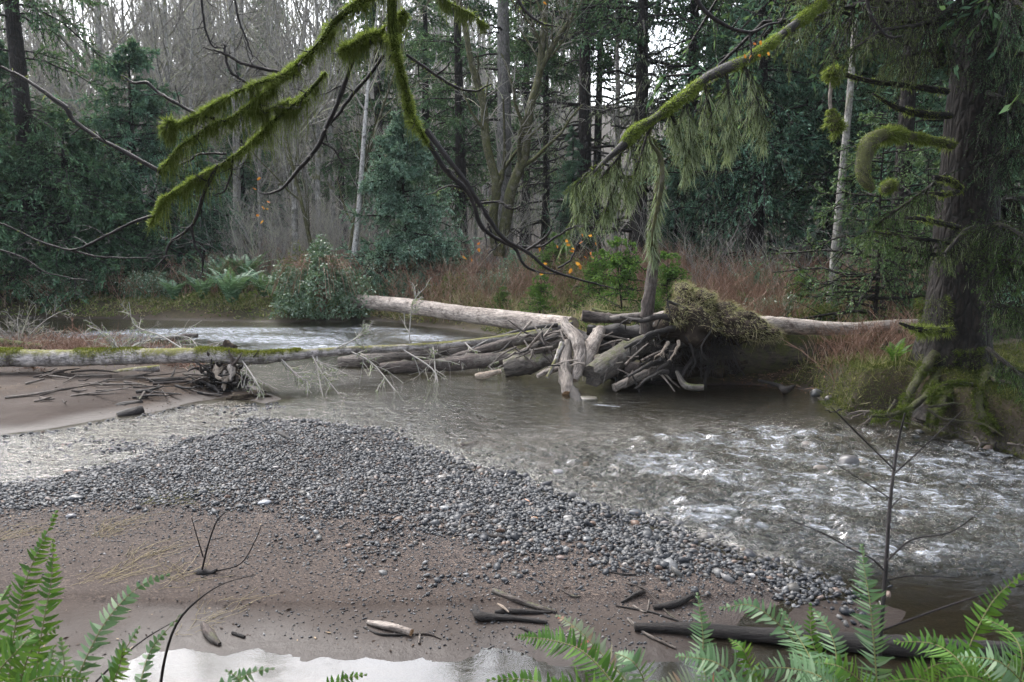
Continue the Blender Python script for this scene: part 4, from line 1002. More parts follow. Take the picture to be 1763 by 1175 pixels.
# jam
J = 'logs of the central jam'
lg('jam_log', 'upper long grey log floating at the left of the jam', 'log', [(583, 624, 16.4, 8), (640, 619, 16.4, 13), (720, 610, 16.6, 12), (800, 602, 16.9, 10), (870, 592, 17.2, 9)], M_LOGGREY, 30, 14, .08, None, 3, J)
lg('jam_log', 'lower long brown log floating at the left of the jam', 'log', [(655, 634, 15.7, 9), (740, 630, 15.7, 12), (830, 622, 15.8, 13), (900, 617, 15.8, 14), (955, 610, 15.9, 12)], M_LOGBROWN, 30, 14, .1, M_CUT, 4, J)
lg('jam_log', 'dark rotten log with green moss on top at the right end of the floating logs', 'log', [(868, 635, 15.4, 14), (905, 628, 15.4, 17), (945, 620, 15.4, 14), (968, 612, 15.5, 9)], M_LOGMOSS, 20, 14, .22, None, 2, J, jag=.7)
lg('jam_log', 'slender dark log slanting over the floating logs', 'log', [(765, 622, 16.0, 6), (820, 605, 16.1, 8), (880, 590, 16.3, 9), (950, 573, 16.5, 8)], M_LOGBROWN, 24, 10, .12, None, 4, J)
lg('jam_log', 'thin dark pole lying highest over the left of the jam', 'log', [(840, 588, 17, 4), (900, 570, 17, 5), (960, 560, 17, 4)], M_DARKLOG, 16, 8, .1, None, 2, J)
lg('jam_log', 'short brown pole poking left from under the bare curved log', 'log', [(893, 610, 15.5, 5), (930, 592, 15.5, 6), (975, 570, 15.6, 7)], M_LOGGREY, 14, 10, .1, M_CUT, 2, J)
lg('jam_log', 'second short brown pole above the mossy rotten log', 'log', [(905, 618, 15.6, 6), (945, 598, 15.5, 7), (985, 582, 15.5, 8)], M_LOGBROWN, 14, 10, .1, None, 2, J)
lg('jam_log', 'pale bare curved log arching down the front of the jam', 'log', [(971, 548, 15.0, 5), (975, 563, 14.9, 9), (992, 583, 14.7, 12), (999, 608, 14.5, 11), (994, 636, 14.35, 10), (988, 655, 14.2, 8)], M_LOGPALE, 26, 14, .09, M_CUTPALE, 2, J)
lg('jam_log', 'pale bare log standing in the water with a torn brown end', 'log', [(978, 588, 14.7, 7), (975, 612, 14.5, 10), (972, 640, 14.2, 11), (976, 662, 13.9, 12), (977, 680, 13.7, 10)], M_LOGGREY, 22, 14, .10, M_CUT, 3, J, jag=.6)
lg('jam_log', 'short pale grey log leaning behind the curved one', 'log', [(1035, 566, 15.2, 9), (1020, 595, 14.9, 14), (1008, 622, 14.6, 13), (1003, 640, 14.5, 10)], M_LOGPALE, 18, 14, .10, None, 2, J)
lg('jam_log', 'stout grey log with a mossy flank leaning in the dark heart of the jam', 'log', [(1115, 588, 15.0, 15), (1085, 605, 14.8, 20), (1050, 625, 14.5, 22), (1020, 648, 14.2, 20)], M_LOGMOSS, 22, 16, .10, None, 3, J)
lg('jam_log', 'thin pale red stick leaning at the left front of the jam', 'log', [(968, 590, 14.6, 4), (957, 620, 14.4, 4), (942, 650, 14.2, 3)], M_LOGALDER, 14, 8, .15, None, 2, J)
lg('jam_log', 'dark knotted log crossing the top of the jam', 'log', [(1012, 566, 15.6, 9), (1050, 572, 15.5, 14), (1095, 572, 15.4, 13), (1150, 565, 15.3, 15)], M_DARKLOG, 24, 14, .24, None, 6, J)
lg('jam_log', 'brown log behind the snag with its end at the top of the jam', 'log', [(1002, 544, 16.6, 10), (1040, 548, 16.6, 9), (1085, 552, 16.6, 7)], M_LOGBROWN, 18, 12, .15, None, 3, J)
lg('jam_log', 'small log with a bright orange cut end left of the snag', 'log', [(1050, 549, 16.2, 5), (1080, 546, 16.1, 6), (1110, 543, 16, 6)], M_LOGGREY, 12, 12, .08, M_CUT, 1, J)
lg('jam_log', 'thin mossed stick above the brown log at the back of the jam', 'log', [(1020, 532, 17.2, 3), (1050, 540, 17, 4), (1090, 540, 17, 3)], M_MOSSBARK, 12, 8, .2, None, 1, J)
lg('jam_log', 'pale weathered log end right of the snag', 'log', [(1118, 548, 15.9, 7), (1150, 544, 15.8, 8), (1180, 545, 15.6, 7)], M_LOGPALE, 12, 12, .1, None, 1, J)
lg('jam_log', 'grey root log lying low in the water below the dark heart of the jam', 'log', [(1058, 668, 13.9, 7), (1085, 655, 14.1, 8), (1125, 636, 14.4, 8)], M_LOGGREY, 16, 12, .14, None, 2, J)
lg('jam_log', 'small grey log touching the water left of the uprooted mass', 'log', [(1078, 640, 14.4, 8), (1095, 634, 14.4, 10), (1095, 660, 14.3, 5)], M_LOGBROWN, 12, 12, .2, None, 2, J, jag=.5)
lg('jam_log', 'submerged dark log in front of the jam', 'log', [(985, 672, 13.8, 9), (995, 690, 13.4, 9), (1000, 705, 13.0, 6)], M_DARKLOG, 12, 12, .14, None, 1, J)
lg('jam_log', 'broken pale stub at the water left of the bare curved log', 'log', [(925, 648, 14.7, 4), (945, 640, 14.8, 6), (965, 632, 14.9, 5)], M_LOGPALE, 10, 10, .2, None, 0, J, jag=.8)
lg('jam_log', 'dark log across the hidden back of the jam', 'log', [(985, 575, 16, 10), (1060, 600, 15.6, 18), (1160, 610, 15.4, 20)], M_DARKLOG, 18, 14, .2, None, 2, J)
lg('jam_log', 'dark log low in the heart of the jam', 'log', [(1000, 630, 15.1, 14), (1080, 640, 14.9, 16), (1170, 640, 14.8, 16)], M_DARKLOG, 18, 14, .2, None, 2, J)
lg('bark_slab', 'loose tan slab of bark floating under the mossy rotten log', 'bark', [(818, 648, 15.0, 4), (840, 645, 15.0, 7), (862, 640, 15.1, 4)], M_CUTPALE, 10, 8, .3, jag=.6)
JS = 'thin sticks caught in the jam'
for k in range(80):
    a = RNG.uniform(870, 1150); b = 560 + RNG.uniform(-8, 60) + (30 if a > 980 else 0); ln = RNG.uniform(15, 60); an = RNG.normal()*.7 + (2.6 if RNG.random() < .5 else .3)
    Y = 15.0+RNG.random()*.9-(b-560)*.012
    lg('stick', 'thin broken stick wedged among the logs of the central jam', 'stick', [(a, b, Y, 1.2+1.6*RNG.random()), (a+ln*.5*math.cos(an), b+ln*.5*math.sin(an)+RNG.normal()*3, Y-.1, 1.6), (a+ln*math.cos(an), b+ln*math.sin(an), Y-.15, .9)], [M_LOGGREY, M_DARKLOG, M_LOGBROWN, M_LOGPALE][k % 4], 8, 6, .15, None, 0, JS)
# uprooted tree
M_BIGTRUNK = bark('big_trunk_bark', (.025, .02, .015, 1), (.11, .09, .07, 1), (.08, .09, .03, 1), (.13, .15, .025, 1), .55, 3.2, (1, 1, .35), bump=1.0)
M_MOUNDGRASS = leafy('mound_grass', (.20, .22, .07, 1), (.62, .57, .30, 1), .3, c3=(1.0, .9, .62, 1))
loc = at(1260, 650, 15.2)
up = thing('uprooted_tree', 'huge fallen trunk on the right bank with its upturned root mound topped by grass', 'tree', loc)
pts = np.array([[*at(a, b, Y), r*Y/FPX] for a, b, Y, r in [(1190, 590, 15.1, 40), (1250, 598, 15.2, 50), (1330, 606, 15.3, 47), (1420, 603, 15.4, 42), (1520, 590, 15.5, 40), (1620, 578, 15.6, 36), (1760, 566, 15.8, 32)]])
g = G(); log_mesh(g, pts, 60, 26, .07, 23, knots=8); local(g, loc).obj('trunk', M_BIGTRUNK, up)
pts = np.array([[*at(a, b, Y), r*Y/FPX] for a, b, Y, r in [(1250, 562, 14.9, 12), (1300, 560, 14.9, 16), (1370, 562, 14.95, 14), (1450, 566, 15.0, 11), (1540, 560, 15.1, 9), (1610, 556, 15.2, 7)]])
g = G(); log_mesh(g, pts, 40, 14, .10, 29, knots=5); local(g, loc).obj('highlight_ridge', M_LOGPALE, up)  # pale strip along the trunk's top edge, its highlight put into shape and colour
def lump(g, c, r, seed, amp=.3, V=ICO3_V, F=ICO3_F, fr=1.6, mi=0):
    n1 = fbm(V[:, 0]*fr+seed, V[:, 1]*fr, V[:, 2]*fr, 4, seed); n2 = fbm(V[:, 0]*6, V[:, 1]*6+seed, V[:, 2]*6, 3, seed+1)
    return g.add(np.array(c)+V*np.array(r)*(1+amp*n1+.14*n2)[:, None], F, mi)
ICO4_V, ICO4_F = ico2(ICO3_V, ICO3_F)
g = G()
for px, py, Y, rx, rz, sd in [(1220, 566, 15.1, .66, .36, 1), (1183, 530, 15.0, .28, .26, 2), (1268, 566, 15.0, .62, .18, 3), (1208, 518, 15.1, .24, .18, 9), (1248, 540, 15.0, .26, .18, 11), (1165, 545, 14.7, .2, .26, 12), (1300, 572, 14.9, .4, .14, 13), (1178, 500, 15.2, .15, .12, 14), (1170, 560, 14.8, .32, .22, 10), (1195, 560, 14.7, .45, .35, 4), (1240, 600, 15.2, .50, .50, 5), (1150, 570, 14.9, .30, .24, 6), (1275, 560, 14.7, .42, .24, 7), (1200, 620, 15.3, .5, .5, 8)]:
    lump(g, at(px, py, Y), (rx, .5, rz), sd, .55, ICO4_V, ICO4_F)
rm = local(g, loc).obj('root_mass', M_SOIL, up)
allv = np.concatenate(g.v) + loc
n = 16000; vi = RNG.integers(0, len(allv), n*3); cen = at(1215, 560, 14.9)
hi = allv[vi]; ppx, ppy = pix(hi[:, 0], hi[:, 1], hi[:, 2])
okk = (ppy < 560 + .22*np.clip(ppx-1180, 0, 999)) & (ppx > 1145)
hi = hi[okk][:26000]; n = len(hi)
D = norm(norm(hi-cen)*.3 + rand_dirs(n)*.5 + np.array([.4, -.15, -.35])); g = G()
blades(g, hi + RNG.normal(size=(n, 3))*.03, D, norm(np.cross(D, rand_dirs(n))), .075*(.4+RNG.random(n)), np.full(n, .0024)); local(g, loc).obj('grass', M_MOUNDGRASS, up, smooth=False, kind='stuff')
g = G(); m = 900; i = RNG.integers(0, len(hi), m); K = 6; t = np.linspace(0, 1, K); d = norm(rand_dirs(m)+np.array([.1, 0, .7])); Lg = RNG.uniform(.08, .40, m)
P = hi[i][:, None] + d[:, None]*Lg[:, None, None]*t[None, :, None] + np.stack([0*t, 0*t, -.5*t*t], 1)[None]*Lg[:, None, None]; tubes(g, P, np.full((m, K), .003)*(1-.6*t), 3); local(g, loc).obj('tufts', M_STRAW, up, smooth=False)
g = G(); n = 500; i = RNG.integers(0, len(hi), n); D = norm(rand_dirs(n)*.4+np.array([0, -.3, -1.])); blades(g, hi[i]+np.array([0, -.05, 0]), D, norm(np.cross(D, rand_dirs(n))), .16*(.5+RNG.random(n)), np.full(n, .006)); local(g, loc).obj('hanging_straw', M_STRAW, up, smooth=False, kind='stuff')
for k, (rl, r0, mt) in enumerate([([(1200, 580, 14.6), (1150, 570, 14.4), (1110, 585, 14.3), (1080, 600, 14.3)], .09, 0), ([(1200, 590, 14.6), (1160, 600, 14.2), (1148, 625, 14.0), (1120, 640, 14.0)], .07, 0), ([(1210, 600, 14.7), (1185, 630, 14.4), (1170, 655, 14.2)], .07, 0), ([(1230, 620, 14.8), (1215, 645, 14.5), (1212, 668, 14.4)], .06, 0),
                     ([(1180, 560, 14.5), (1140, 545, 14.4), (1105, 550, 14.5), (1070, 545, 14.7)], .08, 0), ([(1150, 590, 14.2), (1140, 605, 14.0), (1128, 615, 13.9)], .035, 1), ([(1168, 588, 14.2), (1160, 602, 14.0), (1150, 618, 13.9)], .035, 1), ([(1180, 580, 14.3), (1200, 620, 14.1), (1190, 650, 14.0)], .025, 0),
                     ([(1160, 565, 14.3), (1120, 575, 14.1), (1095, 595, 14.1)], .06, 0), ([(1210, 575, 14.4), (1209, 610, 14.3), (1212, 655, 14.2)], .02, 0), ([(1255, 590, 14.6), (1262, 620, 14.5), (1280, 650, 14.5)], .03, 0), ([(1140, 620, 14.2), (1110, 632, 14.0), (1085, 650, 13.9)], .06, 0), ([(1150, 640, 14.0), (1120, 650, 13.8), (1095, 668, 13.8)], .05, 0),
                     ([(1175, 530, 14.5), (1150, 520, 14.4), (1158, 545, 14.3)], .03, 0), ([(1230, 560, 14.3), (1210, 600, 14.0), (1240, 640, 14.0)], .018, 0)]):
    p = spline([at(*q) for q in rl], 14); p += np.cumsum(RNG.normal(size=p.shape)*.008, 0)
    g = G(); log_mesh(g, np.concatenate([p, (r0*np.linspace(1, .3, 14))[:, None]], 1), 18, 9, .28, k+40, knots=2)
    P1, R1 = grow(p[None], np.full((1, 14), r0*.5), 7, .3, .9, K=6, up=-.2, curl=.6); tubes(g, P1, R1, 5)
    local(g, loc).obj('root', [M_DARKLOG, M_CUTPALE][mt], up)
g = G(); m = 150; B = np.array([at(a, b, 14.6) for a, b in zip(RNG.uniform(1120, 1270, m), RNG.uniform(560, 610, m))]); K = 6; t = np.linspace(0, 1, K)
P = B[:, None] + np.stack([RNG.normal(size=(m, 1))*.2*t, -.35*t*RNG.random((m, 1)), -(.15+.5*RNG.random((m, 1)))*t], 2) + RNG.normal(size=(m, K, 3))*.02
tubes(g, P, .008*np.ones((m, K))*(1-.6*t), 4); local(g, loc).obj('rootlets', M_DARKLOG, up)
# snag
loc = at(1113, 556, 14.7)
sn = thing('standing_snag', 'thin dark broken snag standing upright in the jam draped with moss and lichen', 'tree', loc)
p = [(1112, 575, 14.7, 12), (1114, 545, 14.7, 11), (1120, 495, 14.7, 10), (1126, 450, 14.7, 9), (1129, 436, 14.7, 8)]
g = G(); log_mesh(g, np.array([[*at(a, b, Y), r*Y/FPX] for a, b, Y, r in p]), 24, 12, .12, 77, knots=4, jag=.8); local(g, loc).obj('trunk', M_LOGBROWN, sn)
p = np.array([[*at(a, b, Y), r*Y/FPX] for a, b, Y, r in [(1127, 450, 14.6, 5), (1122, 410, 14.5, 6), (1130, 360, 14.4, 7), (1137, 310, 14.3, 6), (1133, 262, 14.2, 4), (1120, 235, 14.1, 2)]])
g = G(); log_mesh(g, p, 24, 8, .3, 78); b = local(g, loc).obj('branch', M_MOSSBARK, sn)
c = spline(p, 20); lichened(b, c[None, :, :3], c[None, :, 3], 520, .30, M_LICHEN, 'lichen', loc, 2.0, .010); lichened(b, c[None, :, :3], c[None, :, 3], 1300, .07, M_MOSSDARK, 'moss', loc, .5, .008)
# stump on the spit
loc = at(385, 690, 13.6)
st = thing('root_stump', 'dark overturned stump with torn pale wood at the tip of the sand spit', 'stump', loc)
g = G(); lump(g, at(385, 660, 14.2), (.36, .28, .24), 31, .9, ICO4_V, ICO4_F, 3.2); lump(g, at(350, 672, 14.0), (.30, .25, .16), 32, .9, fr=3.2); lump(g, at(388, 612, 14.7), (.20, .2, .22), 33, .9, fr=3.2); lump(g, at(425, 682, 13.6), (.34, .25, .08), 34, .9, fr=3.2)
local(g, loc).obj('root_mass', M_SOIL, st)
rs = random.Random(4)
for k in range(54):
    pale = k < 11
    a0, b0 = (rs.uniform(372, 402), rs.uniform(628, 655)) if pale else (rs.uniform(345, 415), rs.uniform(630, 680))
    an = rs.uniform(.9, 2.1) if pale else (rs.uniform(-.5, 3.6) if k % 4 else rs.uniform(-2.4, -.8)); ln = rs.uniform(26, 46) if pale else rs.uniform(16, 50)
    Y0 = 14.0 + rs.uniform(-.1, .3) - (b0-640)*.006
    q = [(a0, b0, Y0), (a0+math.cos(an)*ln*.5+rs.gauss(0, 3), b0+math.sin(an)*ln*.42+rs.gauss(0, 2), Y0-.12), (a0+math.cos(an)*ln, min(b0+math.sin(an)*ln*.8, 700), Y0-.22)]
    p = spline([at(*z_) for z_ in q], 10); p += np.cumsum(RNG.normal(size=p.shape)*.008, 0); r0 = rs.uniform(.02, .05)*(1.7 if pale else 1.1)
    g = G(); log_mesh(g, np.concatenate([p, (r0*np.linspace(1, .3, 10))[:, None]], 1), 12, 7, .45, k+140, jag=1.5, knots=1)
    local(g, loc).obj('root', [M_CUTPALE, M_LOGPALE][k % 2] if pale else [M_DARKLOG, M_LOGBROWN, M_DARKLOG][k % 3], st)
SG = 'sticks strewn on the sand spit'
for k in range(75):
    a = RNG.uniform(60, 470) if k % 3 else RNG.uniform(250, 450); b = RNG.uniform(645, 690) if a > 230 else RNG.uniform(640, 700); p0 = onto(a, b); an = RNG.normal()*.7; ln = RNG.uniform(.2, .9); r = RNG.uniform(.008, .028)
    if sdf(SPIT, p0[:1], p0[1:2])[0] < .05: continue
    q = np.array([p0 + np.array([math.cos(an)*ln*s, math.sin(an)*ln*s, .02+.06*s*(k % 2)+r]) for s in (-.5, 0, .5)]); q[1, 2] += RNG.normal()*.02; q[:, 2] = np.maximum(q[:, 2], [H(c[0], c[1])+r*.6 for c in q])
    g = G(); log_mesh(g, np.concatenate([q, [[r], [r*.9], [r*.5]]], 1), 8, 6, .2, k); o = local(g, p0).obj('stick', [M_DARKLOG, M_LOGBROWN, M_LOGGREY][k % 3]); o.location = tuple(p0); tag(o, 'stick lying on the sand spit near the overturned stump', 'stick', SG)
# tangled drift litter behind the fallen alder
g = G(); m = 1500; a = RNG.uniform(-60, 340, m); Yb = RNG.uniform(15.9, 18.6, m); x = (a-CX)/FPX*Yb; k = sdf(SPIT, x, Yb) > .05; x, Yb = x[k], Yb[k]; m = len(x); K = 5; t = np.linspace(0, 1, K)
d = rand_dirs(m, .1); d[:, 2] = np.abs(d[:, 2])*.7; P = np.stack([x, Yb, terrain(x, Yb)], 1)[:, None] + d[:, None]*(RNG.uniform(.15, .7, m)[:, None, None]*t[None, :, None]) + RNG.normal(size=(m, K, 3))*.02
tubes(g, P, np.full((m, K), .006), 3, 0); P1, R1 = grow(P, np.full((m, K), .006), 3, .5, .8, K=4, curl=.5); tubes(g, P1, np.maximum(R1, .003), 3, 0)
g.obj('drift_twigs', M_BRUSH, smooth=False, kind='stuff')
for lb, base, ht, n1, mat, sd in [('dead lichen grey shrub at the left edge before the river', (30, 560, 17.8), 1.5, 22, M_TWIG, 1), ('leafless grey shrub behind the fallen alder left of the stump', (215, 600, 16.4), 1.1, 14, M_TWIG, 2), ('thin upright twiggy shrub on the spit behind the fallen alder', (165, 585, 17.2), .8, 10, M_BRUSH, 3), ('low pale twiggy shrub at the bottom left of the fallen alder', (60, 640, 15.2), .5, 8, M_BRUSH, 4)]:
    loc = at(*base); loc[2] = H(loc[0], loc[1]); o = thing('bare_shrub', lb, 'bush', loc); g = G(); K = 6
    d = norm(RNG.normal(size=(n1, 3))*np.array([1, .6, .3])+np.array([0, 0, .8])); t = np.linspace(0, 1, K)
    P = d[:, None]*ht*t[None, :, None]*(.6+.6*RNG.random((n1, 1, 1))) + np.stack([0*t, 0*t, -.35*ht*t*t], 1)[None]
    R = .010*np.ones((n1, 1))*(1-.6*t); tubes(g, P, R, 4); P1, R1 = grow(P, R, 7, .4, .8, K=5, up=.0, curl=.5); tubes(g, P1, np.maximum(R1, .004), 3); P2, R2 = grow(P1, R1, 4, .5, .8, K=4, curl=.5); tubes(g, P2, np.maximum(R2, .0028), 3)
    g.obj('branches', mat, o, smooth=False)
# low logs and litter in the gap under the big trunk
lg('bank_log', 'grey mossy log seen through the gap under the huge fallen trunk', 'log', [(1290, 616, 17, 7), (1350, 614, 17, 8), (1410, 618, 17, 7)], M_LOGMOSS, 12, 10, .1)
lg('bank_log', 'sharp dark branch lying in the shallows below the gap', 'log', [(1305, 655, 13.9, 2), (1340, 664, 13.9, 4), (1352, 672, 13.7, 7), (1368, 664, 13.9, 2)], M_DARKLOG, 14, 8, .2)
lg('bank_log', 'mossy branch end in the shallows below the root mound', 'log', [(1165, 640, 13.9, 3), (1180, 664, 13.7, 6), (1212, 668, 13.6, 5)], M_LOGMOSS, 14, 8, .2)
g = G(); m = 2600; x = LOWP[0]+RNG.normal(size=m)*.6; y = LOWP[1]+RNG.normal(size=m)*.6; d = rand_dirs(m); d[:, 2] *= .15; d = norm(d)
blades(g, np.stack([x, y, terrain(x, y)+.02+.05*RNG.random(m)], 1), d, norm(np.cross(d, np.array([0, 0, 1.])+.3*rand_dirs(m))), .10*(.4+RNG.random(m)), np.full(m, .008)); g.obj('fallen_leaf_litter', leafy('leaf_litter', (.20, .09, .06, 1), (.38, .20, .14, 1), .2, c3=(.5, .35, .25, 1)), smooth=False, kind='stuff')
def mossify(parent, P, R, n, l, loc, mat=M_MOSS, wd=.005, name='moss', hang=.4, rad=1.0):
    """fuzz of short moss strands standing out from a limb; P (K,3), R (K,)"""
    g = G(); K = len(P); t = RNG.random(int(n*1.8))*(K-1); cl = vn(t*.45, P[0, 0]*7, 0, 9); t = t[cl > RNG.random(len(t))*1.2-.65][:n]; n = len(t); i = np.minimum(t.astype(int), K-2); f = (t-i)[:, None]; lv = 1+.9*vn(t*.7, P[0, 0]*5, 0, 10)
    B = P[i]*(1-f)+P[i+1]*f; r = R[i]*(1-f[:, 0])+R[i+1]*f[:, 0]; T = norm(P[i+1]-P[i])
    o_ = norm(np.cross(T, rand_dirs(n))); D = norm(o_*1.0 + .6*rand_dirs(n) + np.array([0, 0, -hang])); B = B + o_*(r*rad*(.75+.3*RNG.random(n)))[:, None]
    L = l*lv*(.3+1.0*RNG.random(n)**1.5)*(1+hang*1.2*np.clip(-o_[:, 2], 0, 1))
    blades(g, B, D, norm(np.cross(D, rand_dirs(n))), L, np.full(n, wd))
    return local(g, loc).obj(name, mat, parent, smooth=False, kind='stuff')
# ================================================================== the big spruce on the right bank
loc = np.array([at(1662, 374, 12.2)[0], 12.2, 0.35])
sp = thing('big_spruce', 'massive dark barked spruce on the right bank with mossy roots and drooping sprays', 'tree', loc)
SX, SY = loc[0], loc[1]
prof = [(-.2, .85), (.1, .70), (.35, .60), (.7, .53), (1.2, .47), (2, .43), (4, .40), (7, .36), (12, .28), (20, .1)]
g = G(); log_mesh(g, np.array([[SX+.01*z, SY, .30+z, r] for z, r in prof]), 90, 40, .05, 91, knots=10)
v = g.v[0]; zz = v[:, 2]-.3; an = np.arctan2(v[:, 1]-SY, v[:, 0]-SX); fl = 1+.16*np.exp(-zz/.7)*np.sin(an*5+1+zz)+.035*np.sin(an*17+fbm(v[:, 0]*2, v[:, 1]*2, v[:, 2]*1.5, 3, 3)*5); v[:, 0] = SX+(v[:, 0]-SX)*fl; v[:, 1] = SY+(v[:, 1]-SY)*fl
local(g, loc).obj('trunk', M_SPRUCEBARK, sp)
P_ = np.array([[SX-.02*k, SY-.42, .55+.1*k] for k in range(14)]); mossify(sp, P_-[.28, -.15, 0], np.full(14, .22), 5000, .06, loc, M_MOSSDARK, .006); mossify(sp, P_[:8]-[-.1, 0, .1], np.full(8, .2), 2500, .05, loc, M_MOSSDARK, .006)
for k, (rl, r0) in enumerate([([(1620, 640, 11.8), (1590, 690, 11.2), (1545, 712, 10.9), (1500, 716, 10.9)], .13), ([(1610, 610, 11.9), (1575, 660, 11.5), (1555, 700, 11.2), (1548, 722, 11.0)], .15), ([(1640, 660, 11.6), (1610, 700, 11.1), (1602, 730, 10.9)], .16), ([(1690, 670, 11.4), (1660, 662, 11.0), (1615, 675, 10.8), (1603, 700, 10.7)], .06),
                         ([(1700, 640, 11.5), (1690, 700, 10.8), (1715, 745, 10.4)], .16), ([(1700, 655, 11.4), (1730, 655, 11.0), (1790, 672, 10.6)], .07), ([(1600, 700, 10.7), (1640, 698, 10.6), (1662, 700, 10.6)], .04), ([(1545, 690, 10.9), (1535, 715, 10.8), (1580, 724, 10.7), (1600, 727, 10.7)], .035), ([(1595, 705, 10.7), (1620, 722, 10.6), (1680, 728, 10.5), (1720, 750, 10.3)], .04), ([(1720, 640, 11.7), (1760, 690, 11.0), (1800, 730, 10.6)], .17)]):
    p = spline([at(*q) for q in rl], 16); p += np.cumsum(RNG.normal(size=p.shape)*.008, 0)
    g = G(); log_mesh(g, np.concatenate([p, (r0*.55*np.linspace(1, .3, 16))[:, None]], 1), 22, 9, .3, k+170, knots=2); rt = local(g, loc).obj('root', M_ROOTMOSS, sp)
    if k < 5 or k > 8: mossify(rt, p, np.full(16, r0*.45), 2600, .05, loc, M_MOSSDARK, .005)
def branch(parent, rl, name='branch', mat=M_SPRUCEBARK, rough=.12, n=30, sides=9, loc=loc, jit=.004):
    p = np.array([[*at(a, b, Y), r*Y/FPX] for a, b, Y, r in rl]); c = spline(p, n); c[:, :3] += np.cumsum(RNG.normal(size=(n, 3))*jit, 0)*np.linspace(0, 1, n)[:, None]
    g = G(); log_mesh(g, c, n, sides, rough, int(RNG.integers(99)), knots=2); return local(g, loc).obj(name, mat, parent), c[:, :3], np.abs(c[:, 3])
def mossy(parent, rl, nm, l=.035, mr=1.0, mat=M_SPRUCEBARK, mm=M_MOSS, wd=.004, **k):
    b, P, R = branch(parent, rl, mat=mat, **k); mossify(b, P, R, nm, l, k.get('loc', loc), mm, wd, rad=mr); return b, P, R
# hooked limb
mossy(sp, [(1640, 250, 11.8, 7), (1590, 240, 11.2, 7), (1550, 232, 10.9, 8), (1520, 232, 10.7, 11), (1500, 245, 10.6, 14), (1490, 272, 10.5, 13), (1488, 300, 10.4, 11), (1500, 318, 10.4, 9), (1506, 326, 10.4, 4)], 9000, .045, mat=M_MOSSBARK)
mossy(sp, [(1630, 158, 11.8, 6), (1560, 148, 11.4, 5), (1500, 143, 11.0, 4), (1455, 132, 10.8, 4), (1440, 128, 10.8, 3)], 700, .03)
mossy(sp, [(1448, 132, 10.7, 8), (1437, 128, 10.7, 12), (1430, 135, 10.7, 8)], 3500, .05, mat=M_MOSSBARK)
branch(sp, [(1433, 135, 10.7, 3), (1429, 165, 10.7, 3), (1430, 190, 10.7, 3)], mat=M_LOGPALE, jit=0)
mossy(sp, [(1430, 188, 10.7, 4), (1434, 205, 10.7, 10), (1437, 215, 10.7, 11), (1446, 222, 10.7, 7)], 3500, .05, mat=M_MOSSBARK)
mossy(sp, [(1636, 200, 11.8, 6), (1580, 196, 11.3, 6), (1535, 185, 11.0, 4), (1498, 166, 10.8, 2)], 900, .03)
mossy(sp, [(1660, 330, 11.6, 5), (1635, 313, 11.4, 5), (1608, 310, 11.3, 4)], 900, .03); mossy(sp, [(1650, 330, 11.5, 4), (1625, 334, 11.4, 4), (1603, 330, 11.3, 2)], 500, .03)
mossy(sp, [(1650, 392, 11.5, 5), (1600, 380, 11.3, 4), (1555, 374, 11.1, 3)], 700, .03); mossy(sp, [(1700, 190, 11.7, 8), (1735, 170, 11.3, 7), (1750, 135, 11.1, 5), (1775, 90, 11, 4)], 500, .03)
mossy(sp, [(1640, 568, 11.5, 5), (1600, 570, 11.3, 6), (1572, 566, 11.2, 4), (1555, 558, 11.2, 2)], 1500, .06)
mossy(sp, [(1625, 110, 11.7, 6), (1612, 90, 11.6, 8), (1610, 120, 11.6, 5)], 600, .04, mm=M_MOSSDARK)
mossy(sp, [(1620, 30, 11.8, 5), (1540, 40, 11.2, 4), (1440, 20, 10.6, 3), (1330, -5, 10.0, 2)], 500, .03); mossy(sp, [(1620, 440, 11.6, 4), (1560, 432, 11.4, 3), (1500, 415, 11.2, 2)], 400, .03)
mossy(sp, [(1540, 318, 12.6, 8), (1528, 322, 12.5, 9), (1522, 334, 12.5, 6)], 1500, .05, mat=M_MOSSBARK, mm=M_MOSS)
# drooping needle sprays: limb paths with twig curtains
def spray(parent, rl, ntw, tl, per=16, mats=None, nl=.030, nw=.0035, up=-.55, loc=loc, lich=0.0, r=4, curtain=True, seedup=0, mossn=300, mossmat=M_MOSSDARK):
    b, P, R = branch(parent, rl, mat=M_SPRUCEBARK, loc=loc, n=20, sides=6)
    C = G(); TP, TR = grow(P[None], R[None], ntw, 1, .9, K=6, t0=.05, up=up, curl=.3, rr=.4, lens=np.full(ntw, tl)); tubes(C, TP, np.maximum(TR, .002), 3, 1)
    T2, R2 = grow(TP, TR, 6, .45, .7, K=4, t0=.1, up=up*.5, curl=.25, rr=.7); tubes(C, T2, np.maximum(R2, .0015), 3, 1)
    needles(C, TP, TR, per*2, nl, nw, 0, .8, .1); needles(C, T2, R2, per, nl, nw, 0, .8, .1)
    local(C, loc).obj('spray', mats or [M_NEEDLE_OLIVE, M_SPRUCEBARK], b, smooth=False)
    if lich:
        lichened(b, TP, TR, int(lich), .16, loc=loc, hang=2.2, wd=.003)
    if mossn: mossify(b, P, R, mossn, .03, loc, mossmat, .004)
    return b
NG = [M_NEEDLE, M_SPRUCEBARK]; NO = [M_NEEDLE_OLIVE, M_SPRUCEBARK]; NB2 = [M_NEEDLE_BLUE, M_SPRUCEBARK]; NF = [leafy('mid_green_needles', (0.03, .075, .02, 1), (.08, .15, .045, 1), .3, c3=(.14, .22, .08, 1)), M_SPRUCEBARK]
